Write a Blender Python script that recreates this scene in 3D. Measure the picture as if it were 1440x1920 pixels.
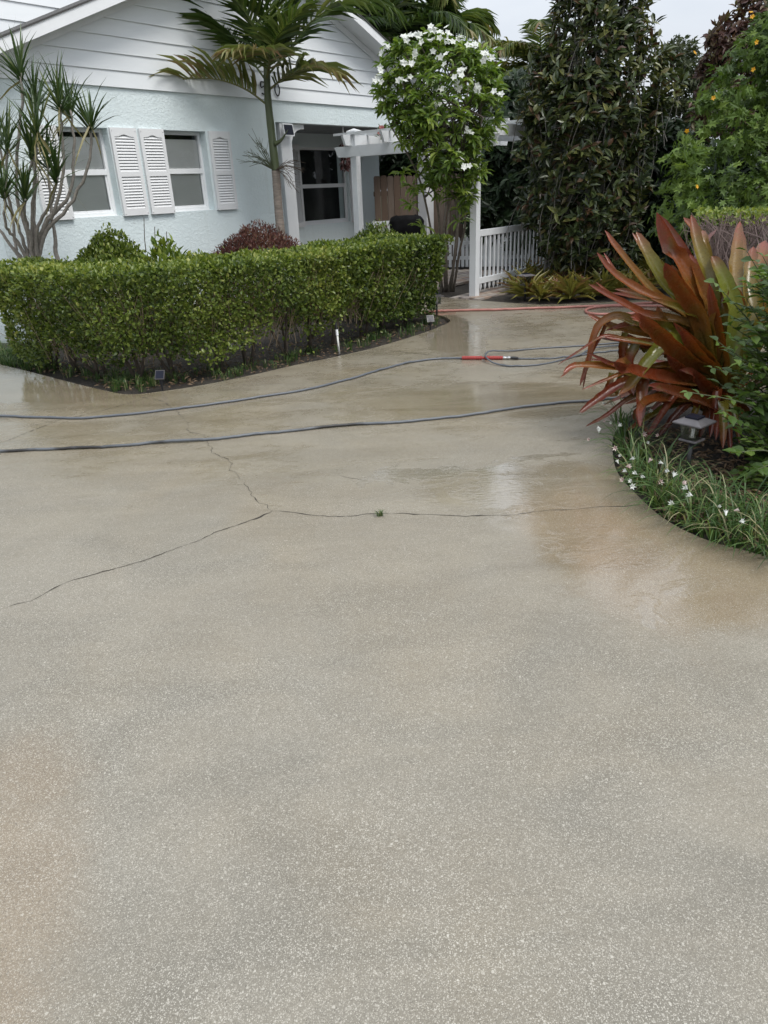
import bpy, bmesh, math, random
import numpy as np
from mathutils import Vector, Matrix, noise as mnoise
from mathutils.geometry import tessellate_polygon

for o in list(bpy.data.objects): bpy.data.objects.remove(o)
S = bpy.context.scene
COL = S.collection
R = math.radians
rng = np.random.default_rng(7)
random.seed(7)

# ------------------------------------------------------------------ camera
EYE = np.array([0.0, 0.0, 1.6]); PITCH = R(24.5); ROLL = R(2.56); FPX = 1330.0
FW = np.array([0, math.cos(PITCH), -math.sin(PITCH)])
_u = np.array([0, math.sin(PITCH), math.cos(PITCH)]); _r = np.array([1.0, 0, 0])
RT = math.cos(ROLL)*_r - math.sin(ROLL)*_u
UP = math.sin(ROLL)*_r + math.cos(ROLL)*_u
cam = bpy.data.cameras.new('camera'); camo = bpy.data.objects.new('camera', cam); COL.objects.link(camo)
cam.sensor_fit = 'VERTICAL'; cam.sensor_height = 24.0; cam.sensor_width = 18.0
cam.lens = FPX/1920*24.0; cam.clip_start = 0.05; cam.clip_end = 2000
camo.matrix_world = Matrix(((RT[0], UP[0], -FW[0], EYE[0]), (RT[1], UP[1], -FW[1], EYE[1]), (RT[2], UP[2], -FW[2], EYE[2]), (0, 0, 0, 1)))
S.camera = camo

# ------------------------------------------------------------------ sky, sun, exposure
SUN_EL, SUN_AZ = R(58), R(138)          # azimuth measured clockwise from +Y
wd = bpy.data.worlds.new('World'); S.world = wd; wd.use_nodes = True
nt = wd.node_tree; nt.nodes.clear()
wo = nt.nodes.new('ShaderNodeOutputWorld'); bg = nt.nodes.new('ShaderNodeBackground')
sky = nt.nodes.new('ShaderNodeTexSky'); sky.sky_type = 'NISHITA'; sky.sun_disc = False
sky.sun_elevation = SUN_EL; sky.sun_rotation = SUN_AZ; sky.dust_density = 4.0; sky.air_density = 1.0; sky.ozone_density = 1.0
hs = nt.nodes.new('ShaderNodeHueSaturation'); hs.inputs['Saturation'].default_value = 0.16
tc = nt.nodes.new('ShaderNodeTexCoord'); mp = nt.nodes.new('ShaderNodeMapping'); mp.inputs['Scale'].default_value = (1.0, 1.0, 2.6)
nz = nt.nodes.new('ShaderNodeTexNoise'); nz.inputs['Scale'].default_value = 2.3; nz.inputs['Detail'].default_value = 6; nz.inputs['Roughness'].default_value = 0.55
cr = nt.nodes.new('ShaderNodeValToRGB'); cr.color_ramp.elements[0].position = 0.3; cr.color_ramp.elements[1].position = 0.72
cr.color_ramp.elements[0].color = (0.86, 0.90, 0.96, 1); cr.color_ramp.elements[1].color = (1.12, 1.12, 1.12, 1)
# an even cloud deck: the clear sky's brightness is levelled towards one grey-white
lv = nt.nodes.new('ShaderNodeMix'); lv.data_type = 'RGBA'; lv.inputs[0].default_value = 0.75
lv.inputs[7].default_value = (7.6, 8.0, 8.5, 1)
mu = nt.nodes.new('ShaderNodeMix'); mu.data_type = 'RGBA'; mu.blend_type = 'MULTIPLY'; mu.inputs[0].default_value = 1.0
nt.links.new(sky.outputs[0], hs.inputs['Color']); nt.links.new(hs.outputs[0], lv.inputs[6])
nt.links.new(tc.outputs['Generated'], mp.inputs[0]); nt.links.new(mp.outputs[0], nz.inputs['Vector']); nt.links.new(nz.outputs[0], cr.inputs[0])
nt.links.new(lv.outputs[2], mu.inputs[6]); nt.links.new(cr.outputs[0], mu.inputs[7])
# an overcast sky is brighter overhead than near the horizon (the standard overcast law, softened)
sz_ = nt.nodes.new('ShaderNodeSeparateXYZ'); nt.links.new(tc.outputs['Generated'], sz_.inputs[0])
og = nt.nodes.new('ShaderNodeMapRange'); og.inputs[1].default_value = 0.0; og.inputs[2].default_value = 1.0; og.inputs[3].default_value = 0.62; og.inputs[4].default_value = 1.24
nt.links.new(sz_.outputs[2], og.inputs[0])
m2 = nt.nodes.new('ShaderNodeMix'); m2.data_type = 'RGBA'; m2.blend_type = 'MULTIPLY'; m2.inputs[0].default_value = 1.0
nt.links.new(mu.outputs[2], m2.inputs[6]); nt.links.new(og.outputs[0], m2.inputs[7])
nt.links.new(m2.outputs[2], bg.inputs[0]); bg.inputs[1].default_value = 0.10
nt.links.new(bg.outputs[0], wo.inputs[0])
sl = bpy.data.lights.new('sun', 'SUN'); so = bpy.data.objects.new('sun', sl); COL.objects.link(so)
sl.energy = 1.4; sl.angle = R(25); sl.color = (1.0, 0.96, 0.9)
sd = Vector((math.sin(SUN_AZ)*math.cos(SUN_EL), math.cos(SUN_AZ)*math.cos(SUN_EL), math.sin(SUN_EL)))
so.rotation_euler = sd.to_track_quat('Z', 'Y').to_euler(); so.location = (0, 0, 20)
S.view_settings.view_transform = 'Standard'; S.view_settings.look = 'None'
S.view_settings.exposure = 0.76; S.view_settings.gamma = 1.0; S.view_settings.use_curve_mapping = False
S.render.engine = 'CYCLES'; S.cycles.max_bounces = 8; S.cycles.transparent_max_bounces = 8
S.render.resolution_x = 768; S.render.resolution_y = 1024

# ------------------------------------------------------------------ helpers
def _ray(x, y):
    d = (x-720.0)*RT - (y-960.0)*UP + FPX*FW
    return d
def G(x, y, z=0.0):
    """point on the ground seen at photograph pixel x, y"""
    d = _ray(x, y); return EYE + d*((z-EYE[2])/d[2])
def A(x, y, Y):
    """point at distance Y from the camera position along the ground, seen at x, y"""
    d = _ray(x, y); return EYE + d*(Y/d[1])
def V3(*a): return np.array(a, float)
def unit(v): return v/(np.linalg.norm(v)+1e-12)
def units(v): return v/(np.linalg.norm(v, axis=-1, keepdims=True)+1e-12)

def tag(o, label=None, cat=None, group=None, kind=None):
    if label: o['label'] = label
    if cat: o['category'] = cat
    if group: o['group'] = group
    if kind: o['kind'] = kind
    return o
def empty(name, loc=(0, 0, 0), rz=0.0):
    o = bpy.data.objects.new(name, None); COL.objects.link(o)
    o.location = Vector([float(c) for c in loc]); o.rotation_euler = (0, 0, rz); o.empty_display_size = 0.2
    return o
def root_matrix(o):
    m = Matrix.Identity(4); p = o
    while p is not None: m = p.matrix_basis @ m; p = p.parent
    return m
def link(name, me, mat, parent=None, local=False):
    """link a mesh whose coordinates are world ones (or the parent's own, local=True)"""
    o = bpy.data.objects.new(name, me); COL.objects.link(o)
    if mat is not None:
        for m in (mat if isinstance(mat, (list, tuple)) else [mat]): me.materials.append(m)
    if parent is not None:
        o.parent = parent
        if not local: me.transform(root_matrix(parent).inverted())
    return o
def np_mesh(name, V, polys_flat, loop_tot, var=None, smooth=False):
    me = bpy.data.meshes.new(name)
    V = np.ascontiguousarray(V, dtype=np.float32); n = len(loop_tot)
    me.vertices.add(len(V)); me.vertices.foreach_set('co', V.ravel())
    me.loops.add(len(polys_flat)); me.loops.foreach_set('vertex_index', np.ascontiguousarray(polys_flat, dtype=np.int32))
    me.polygons.add(n); st = np.zeros(n, np.int32); st[1:] = np.cumsum(loop_tot)[:-1]
    me.polygons.foreach_set('loop_start', st); me.polygons.foreach_set('loop_total', np.ascontiguousarray(loop_tot, dtype=np.int32))
    me.polygons.foreach_set('use_smooth', np.full(n, bool(smooth)))
    if var is not None:
        a = me.attributes.new('var', 'FLOAT', 'POINT'); a.data.foreach_set('value', np.ascontiguousarray(var, dtype=np.float32))
    me.update(); me.validate()
    return me

class MB:
    """collects faces for one mesh object"""
    def __init__(s): s.v = []; s.f = []; s.a = []
    def add(s, vs, fs, var=0.5):
        b = len(s.v); s.v += [tuple(map(float, q)) for q in vs]; s.f += [tuple(i+b for i in f) for f in fs]
        s.a += list(var) if hasattr(var, '__len__') else [var]*len(vs); return s
    def box(s, x0, x1, y0, y1, z0, z1):
        return s.add([(x0,y0,z0),(x1,y0,z0),(x1,y1,z0),(x0,y1,z0),(x0,y0,z1),(x1,y0,z1),(x1,y1,z1),(x0,y1,z1)],
                     [(0,3,2,1),(4,5,6,7),(0,1,5,4),(1,2,6,5),(2,3,7,6),(3,0,4,7)])
    def obox(s, c, ax, ay, az):
        c, ax, ay, az = map(np.asarray, (c, ax, ay, az))
        return s.add([c+i*ax+j*ay+k*az for k in (-1,1) for i, j in ((-1,-1),(1,-1),(1,1),(-1,1))],
                     [(0,3,2,1),(4,5,6,7),(0,1,5,4),(1,2,6,5),(2,3,7,6),(3,0,4,7)])
    def prism(s, poly, d):
        """polygon of 3D points swept by the vector d"""
        n = len(poly); P = [np.asarray(p, float) for p in poly]; d = np.asarray(d, float)
        tr = tessellate_polygon([[Vector(p) for p in P]])
        fs = [tuple(t) for t in tr] + [tuple(i+n for i in reversed(t)) for t in tr] + [(i, (i+1) % n, (i+1) % n+n, i+n) for i in range(n)]
        return s.add(P+[p+d for p in P], fs)
    def tube(s, pts, rad, n=6, var=0.5, cap=True):
        P = np.asarray(pts, float); m = len(P)
        r = np.full(m, rad) if np.isscalar(rad) else np.asarray(rad, float)
        T = np.gradient(P, axis=0); T = units(T)
        ref = V3(0.31, 0.17, 0.93) if abs(T[0][2]) < 0.8 else V3(0.95, 0.2, 0.1)
        vs = []; u = unit(np.cross(T[0], ref))
        for i in range(m):
            u = unit(u - T[i]*u.dot(T[i])); w = np.cross(T[i], u)
            for k in range(n):
                a = 2*math.pi*k/n; vs.append(P[i]+r[i]*(math.cos(a)*u+math.sin(a)*w))
        fs = [(i*n+k, i*n+(k+1) % n, (i+1)*n+(k+1) % n, (i+1)*n+k) for i in range(m-1) for k in range(n)]
        if cap: fs += [tuple(reversed(range(n))), tuple((m-1)*n+k for k in range(n))]
        return s.add(vs, fs, var)
    def lathe(s, c, prof, n=10):
        """profile of (radius, height) turned round a vertical axis through c"""
        vs = [(c[0]+r*math.cos(2*math.pi*k/n), c[1]+r*math.sin(2*math.pi*k/n), c[2]+h) for r, h in prof for k in range(n)]
        m = len(prof)
        fs = [(i*n+k, i*n+(k+1) % n, (i+1)*n+(k+1) % n, (i+1)*n+k) for i in range(m-1) for k in range(n)]
        fs += [tuple(reversed(range(n))), tuple((m-1)*n+k for k in range(n))]
        return s.add(vs, fs)
    def mesh(s, name, smooth=False):
        flat = [i for f in s.f for i in f]
        return np_mesh(name, np.array(s.v, float).reshape(-1, 3), flat, [len(f) for f in s.f], s.a, smooth)
    def build(s, name, mat, parent=None, smooth=False, local=False, bevel=0.0):
        o = link(name, s.mesh(name, smooth), mat, parent, local)
        if bevel:
            b = o.modifiers.new('bevel', 'BEVEL'); b.width = bevel; b.segments = 2; b.limit_method = 'ANGLE'; b.angle_limit = R(40)
        return o

def crv(pts, n):
    """smooth curve through points (Catmull-Rom)"""
    P = np.asarray(pts, float)
    if len(P) == 2: return P[0]+(P[1]-P[0])*np.linspace(0, 1, n)[:, None]
    Q = np.vstack([2*P[0]-P[1], P, 2*P[-1]-P[-2]]); m = len(P)-1; out = []
    for t in np.linspace(0, m, n):
        i = min(int(t), m-1); f = t-i; a, b, c, d = Q[i:i+4]
        out.append(0.5*((2*b)+(c-a)*f+(2*a-5*b+4*c-d)*f*f+(3*b-3*c+d-a)*f**3))
    return np.array(out)

# leaf templates: x across (half width 1), y along (0..1), z out of the blade
def leaf_template(kind):
    if kind == 'oval':
        v = [(0,0,0),(-.75,.28,.10),(0,.3,0),(.75,.28,.10),(-.85,.6,.08),(0,.62,-.02),(.85,.6,.08),(0,1,-.10)]
        f = [(0,2,1),(0,3,2),(1,2,5,4),(2,3,6,5),(4,5,7),(5,6,7)]
    elif kind == 'diamond':
        v = [(0,0,0),(-1,.45,.12),(0,.5,0),(1,.45,.12),(0,1,-.06)]
        f = [(0,2,1),(0,3,2),(1,2,4),(2,3,4)]
    elif kind == 'spoon':
        v = [(-.12,0,0),(.12,0,0),(-.5,.4,.12),(0,.4,.04),(.5,.4,.12),(-1,.72,.05),(0,.74,-.03),(1,.72,.05),(0,1,-.2)]
        f = [(0,1,3),(0,3,2),(1,4,3),(2,3,6,5),(3,4,7,6),(5,6,8),(6,7,8)]
    elif kind == 'strap':
        v = [(-.7,0,0),(.7,0,0),(-1,.3,.03),(0,.3,-.03),(1,.3,.03),(-.85,.65,-.04),(0,.65,-.1),(.85,.65,-.04),(0,1,-.28)]
        f = [(0,1,3),(0,3,2),(1,4,3),(2,3,6,5),(3,4,7,6),(5,6,8),(6,7,8)]
    elif kind == 'blade':
        v = [(-.8,0,0),(.8,0,0),(-1,.4,.02),(1,.4,.02),(-.6,.75,-.05),(.6,.75,-.05),(0,1,-.16)]
        f = [(0,1,3,2),(2,3,5,4),(4,5,6)]
    elif kind == 'lobed':
        v = [(0,0,0),(-.35,.3,.03),(-1,.35,.02),(-.45,.5,.03),(-.9,.75,-.04),(-.28,.7,.0),(0,1,-.12),(.28,.7,0),(.9,.75,-.04),(.45,.5,.03),(1,.35,.02),(.35,.3,.03),(0,.5,-.02)]
        f = [(0,12,1),(1,12,3),(1,3,2),(3,12,5),(3,5,4),(5,12,6),(12,7,6),(12,9,7),(7,9,8),(12,11,9),(9,11,10),(0,11,12)]
    return np.array(v, float), f
TPL = {k: leaf_template(k) for k in ('oval', 'diamond', 'spoon', 'strap', 'blade', 'lobed')}
def leaves(kind, pos, ax, nm, L, W, var):
    """arrays of leaves -> (V, flat, tot, var)"""
    tv, tf = TPL[kind]; N = len(pos); k = len(tv)
    pos = np.asarray(pos, float); ax = units(np.asarray(ax, float)); nm = np.asarray(nm, float)
    sx = units(np.cross(ax, nm)); nn = np.cross(sx, ax)
    L = np.broadcast_to(L, (N,))[:, None, None]; W = np.broadcast_to(W, (N,))[:, None, None]
    V = pos[:, None, :] + sx[:, None, :]*tv[None, :, 0:1]*W*0.5 + ax[:, None, :]*tv[None, :, 1:2]*L + nn[:, None, :]*tv[None, :, 2:3]*L
    base = np.concatenate([np.array(f) for f in tf]); tot = np.array([len(f) for f in tf])
    flat = (base[None, :] + (np.arange(N)*k)[:, None]).ravel()
    return V.reshape(-1, 3), flat, np.tile(tot, N), np.repeat(np.broadcast_to(var, (N,)), k)
def join_leaves(*sets):
    Vs, Fs, Ts, As, b = [], [], [], [], 0
    for V, f, t, a in sets:
        Vs.append(V); Fs.append(f+b); Ts.append(t); As.append(a); b += len(V)
    return np.vstack(Vs), np.concatenate(Fs), np.concatenate(Ts), np.concatenate(As)
def leaf_obj(name, sets, mat, parent=None, smooth=False):
    V, f, t, a = join_leaves(*sets)
    return link(name, np_mesh(name, V, f, t, a, smooth), mat, parent)
def rdir(n): return units(rng.normal(size=(n, 3)))
def vnoise(P, s, seed=0.0):
    o = Vector((seed*3.7, seed*1.3, seed*7.1))
    return np.array([mnoise.noise(Vector((float(p[0]), float(p[1]), float(p[2])))*s+o) for p in P])

# ------------------------------------------------------------------ materials
MATS = {}
def nodes(name):
    m = bpy.data.materials.new(name); m.use_nodes = True; t = m.node_tree; t.nodes.clear()
    out = t.nodes.new('ShaderNodeOutputMaterial'); b = t.nodes.new('ShaderNodeBsdfPrincipled')
    t.links.new(b.outputs[0], out.inputs[0]); MATS[name] = m
    return m, t, b, out
def N(t, typ, **kw):
    n = t.nodes.new(typ)
    for k, v in kw.items():
        if k in n.inputs.keys() if hasattr(n.inputs, 'keys') else False: n.inputs[k].default_value = v
        else: setattr(n, k, v)
    return n
def ramp(t, src, stops):
    n = t.nodes.new('ShaderNodeValToRGB'); e = n.color_ramp.elements
    while len(e) < len(stops): e.new(0.5)
    for i, (p, c) in enumerate(stops): e[i].position = p; e[i].color = (*c, 1) if len(c) == 3 else c
    t.links.new(src, n.inputs[0]); return n.outputs[0]
def tex(t, scale, detail=4, rough=0.55, coord='Object', stretch=None, dist=0.0):
    c = t.nodes.new('ShaderNodeTexCoord'); n = t.nodes.new('ShaderNodeTexNoise')
    n.inputs['Scale'].default_value = scale; n.inputs['Detail'].default_value = detail; n.inputs['Roughness'].default_value = rough; n.inputs['Distortion'].default_value = dist
    src = c.outputs[coord]
    if stretch:
        m = t.nodes.new('ShaderNodeMapping'); m.inputs['Scale'].default_value = stretch; t.links.new(src, m.inputs[0]); src = m.outputs[0]
    t.links.new(src, n.inputs['Vector']); return n.outputs['Fac']
def mixc(t, fac, a, b, mode='MIX'):
    n = t.nodes.new('ShaderNodeMix'); n.data_type = 'RGBA'; n.blend_type = mode
    for sock, val in ((n.inputs[0], fac), (n.inputs[6], a), (n.inputs[7], b)):
        if hasattr(val, 'is_linked'): t.links.new(val, sock)
        elif isinstance(val, (int, float)): sock.default_value = val
        else: sock.default_value = (*val, 1)
    return n.outputs[2]
def math_(t, op, a, b=None, c=None, clamp=False):
    n = t.nodes.new('ShaderNodeMath'); n.operation = op; n.use_clamp = clamp
    for i, v in enumerate((a, b, c)):
        if v is None: continue
        if hasattr(v, 'is_linked'): t.links.new(v, n.inputs[i])
        else: n.inputs[i].default_value = v
    return n.outputs[0]
def mrange(t, v, a, b, c=0.0, d=1.0):
    n = t.nodes.new('ShaderNodeMapRange'); n.interpolation_type = 'SMOOTHSTEP'
    t.links.new(v, n.inputs[0]); n.inputs[1].default_value = a; n.inputs[2].default_value = b; n.inputs[3].default_value = c; n.inputs[4].default_value = d
    return n.outputs[0]
def bump(t, b, h, strength=0.3, dist=0.01):
    n = t.nodes.new('ShaderNodeBump'); n.inputs['Strength'].default_value = strength; n.inputs['Distance'].default_value = dist
    t.links.new(h, n.inputs['Height']); t.links.new(n.outputs[0], b.inputs['Normal']); return n
def plain(name, col, rough=0.5, var=0.12, scale=6.0, spec=0.5, metal=0.0, bstr=0.0, bscale=60.0, col2=None, stretch=None):
    m, t, b, o = nodes(name)
    c2 = col2 or tuple(c*(1-var) for c in col); c1 = col
    n = tex(t, scale, 6, 0.6, stretch=stretch)
    t.links.new(ramp(t, n, [(0.3, c2), (0.7, c1)]), b.inputs['Base Color'])
    t.links.new(mrange(t, n, 0.3, 0.7, min(1, rough*1.15), rough*0.85), b.inputs['Roughness'])
    b.inputs['Specular IOR Level'].default_value = spec; b.inputs['Metallic'].default_value = metal
    if bstr: bump(t, b, tex(t, bscale, 4, stretch=stretch), bstr, 0.004)
    return m
def leafmat(name, stops, rough=0.42, trans=0.28, spec=0.45, tint=(1.3, 1.35, 0.7)):
    m, t, b, o = nodes(name)
    a = t.nodes.new('ShaderNodeAttribute'); a.attribute_name = 'var'
    c = ramp(t, a.outputs['Fac'], stops)
    c = mixc(t, 0.5, c, mixc(t, tex(t, 9.0, 3), (0.72, 0.72, 0.72), (1.2, 1.2, 1.2)), 'MULTIPLY')
    t.links.new(c, b.inputs['Base Color']); b.inputs['Roughness'].default_value = rough; b.inputs['Specular IOR Level'].default_value = spec
    tr = t.nodes.new('ShaderNodeBsdfTranslucent'); t.links.new(mixc(t, 1.0, c, tint, 'MULTIPLY'), tr.inputs[0])
    mx = t.nodes.new('ShaderNodeMixShader'); mx.inputs[0].default_value = trans
    t.links.new(b.outputs[0], mx.inputs[1]); t.links.new(tr.outputs[0], mx.inputs[2]); t.links.new(mx.outputs[0], o.inputs[0])
    return m

M_white = plain('white_paint', (0.78, 0.79, 0.80), 0.45, 0.07, 3.0)
M_vinyl = plain('white_vinyl', (0.76, 0.78, 0.80), 0.3, 0.10, 2.0)
M_trim = plain('soffit_paint', (0.72, 0.74, 0.75), 0.5, 0.06, 2.0)
M_shut = plain('shutter_vinyl', (0.75, 0.755, 0.76), 0.45, 0.05, 4.0)
M_dark = plain('black_plastic', (0.022, 0.022, 0.024), 0.4, 0.3, 20)
M_bronze = plain('bronze_plastic', (0.06, 0.055, 0.055), 0.4, 0.25, 20)
M_steel = plain('brushed_steel', (0.55, 0.55, 0.55), 0.3, 0.2, 30, metal=1.0)
M_bark = plain('pale_bark', (0.22, 0.19, 0.155), 0.8, 0.45, 22, bstr=0.6, bscale=50)
M_barkdark = plain('dark_bark', (0.085, 0.066, 0.05), 0.85, 0.4, 25, bstr=0.6, bscale=50)
M_twig = plain('tan_twig', (0.26, 0.20, 0.13), 0.7, 0.35, 15)
M_shingle = plain('dark_shingle', (0.08, 0.078, 0.076), 0.9, 0.4, 60, bstr=0.4, bscale=90)
M_cloth = plain('black_cover', (0.008, 0.008, 0.009), 0.8, 0.3, 8, spec=0.15)
M_gravel = plain('white_pipe', (0.7, 0.7, 0.66), 0.4, 0.25, 30)
M_rope = plain('black_iron', (0.02, 0.02, 0.02), 0.5, 0.3, 30)

def siding_mat():
    m, t, b, o = nodes('lap_siding_paint')
    n = tex(t, 1.2, 5, 0.6, stretch=(0.4, 1, 2.5)); n2 = tex(t, 60, 3, 0.5, stretch=(0.12, 1, 1))
    c = ramp(t, n, [(0.25, (0.69, 0.72, 0.74)), (0.7, (0.80, 0.82, 0.835))])
    t.links.new(c, b.inputs['Base Color']); b.inputs['Roughness'].default_value = 0.5
    bump(t, b, n2, 0.12, 0.002); return m
M_siding = siding_mat()
def stucco_mat():
    m, t, b, o = nodes('pale_blue_stucco')
    n = tex(t, 0.9, 5, 0.6); c = ramp(t, n, [(0.28, (0.645, 0.73, 0.745)), (0.7, (0.715, 0.79, 0.80))])
    st = tex(t, 2.0, 5, 0.7, stretch=(2.0, 2.0, 0.25))
    c = mixc(t, mrange(t, st, 0.56, 0.76, 0, 0.45), c, (0.56, 0.62, 0.60))
    tcz = t.nodes.new('ShaderNodeTexCoord'); sz = t.nodes.new('ShaderNodeSeparateXYZ'); t.links.new(tcz.outputs['Object'], sz.inputs[0])
    splash = math_(t, 'MULTIPLY', mrange(t, math_(t, 'ADD', sz.outputs[2], math_(t, 'MULTIPLY', n, 0.5)), 0.75, 0.2), 0.5)
    c = mixc(t, splash, c, (0.40, 0.42, 0.37))
    t.links.new(c, b.inputs['Base Color']); b.inputs['Roughness'].default_value = 0.8
    h = tex(t, 30, 5, 0.6, dist=0.7); h2 = tex(t, 140, 3)
    hh = math_(t, 'ADD', mrange(t, h, 0.42, 0.62), math_(t, 'MULTIPLY', h2, 0.25))
    bump(t, b, hh, 0.36, 0.012); return m
M_stucco = stucco_mat()
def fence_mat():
    m, t, b, o = nodes('shaded_weathered_cedar')
    oi = t.nodes.new('ShaderNodeObjectInfo'); base = ramp(t, oi.outputs['Random'], [(0, (0.095, 0.058, 0.038)), (0.5, (0.13, 0.09, 0.064)), (1, (0.17, 0.14, 0.115))])  # weathered wood tones, darkened further to stand in for shade on the fence
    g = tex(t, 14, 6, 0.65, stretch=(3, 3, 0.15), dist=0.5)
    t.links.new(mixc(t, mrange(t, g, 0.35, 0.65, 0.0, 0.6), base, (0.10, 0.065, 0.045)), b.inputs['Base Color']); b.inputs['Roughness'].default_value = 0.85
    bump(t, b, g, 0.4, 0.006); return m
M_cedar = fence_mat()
def glass_mat(name, col, rough=0.03):
    m, t, b, o = nodes(name)
    gl = t.nodes.new('ShaderNodeBsdfGlossy'); gl.inputs['Roughness'].default_value = rough
    tr = t.nodes.new('ShaderNodeBsdfTransparent'); tr.inputs[0].default_value = (*col, 1)
    fr = t.nodes.new('ShaderNodeFresnel'); fr.inputs[0].default_value = 1.5
    mx = t.nodes.new('ShaderNodeMixShader'); f = math_(t, 'ADD', math_(t, 'MULTIPLY', fr.outputs[0], 1.0), 0.03, clamp=True)
    t.links.new(f, mx.inputs[0]); t.links.new(tr.outputs[0], mx.inputs[1]); t.links.new(gl.outputs[0], mx.inputs[2]); t.links.new(mx.outputs[0], o.inputs[0])
    return m
M_glass = glass_mat('window_glass', (0.97, 0.98, 0.98))
M_screen = glass_mat('screened_glass', (0.88, 0.90, 0.89), 0.15)
M_lampglass = glass_mat('lamp_glass', (0.75, 0.75, 0.72), 0.1)
M_blind = plain('roller_blind', (0.80, 0.80, 0.77), 0.8, 0.06, 1.5, stretch=(1, 1, 6))
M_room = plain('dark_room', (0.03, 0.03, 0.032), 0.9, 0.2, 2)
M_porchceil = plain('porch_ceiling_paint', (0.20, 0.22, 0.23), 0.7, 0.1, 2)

def ground_mat():
    m, t, b, o = nodes('lawn_ground')
    n = tex(t, 0.6, 6); t.links.new(ramp(t, n, [(0.35, (0.035, 0.03, 0.02)), (0.6, (0.05, 0.07, 0.025))]), b.inputs['Base Color']); b.inputs['Roughness'].default_value = 0.95
    bump(t, b, tex(t, 30, 5), 0.6, 0.03); return m
def soil_mat():
    m, t, b, o = nodes('dark_mulch')
    n = tex(t, 18, 7, 0.65); n2 = tex(t, 2.2, 4)
    c = ramp(t, n, [(0.3, (0.012, 0.010, 0.008)), (0.55, (0.035, 0.028, 0.022)), (0.75, (0.075, 0.06, 0.045))])
    t.links.new(mixc(t, mrange(t, n2, 0.45, 0.65, 0, 0.5), c, (0.045, 0.04, 0.03)), b.inputs['Base Color']); b.inputs['Roughness'].default_value = 0.85
    bump(t, b, tex(t, 45, 6, 0.7), 0.9, 0.03); return m
M_ground = ground_mat(); M_soil = soil_mat()
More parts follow.
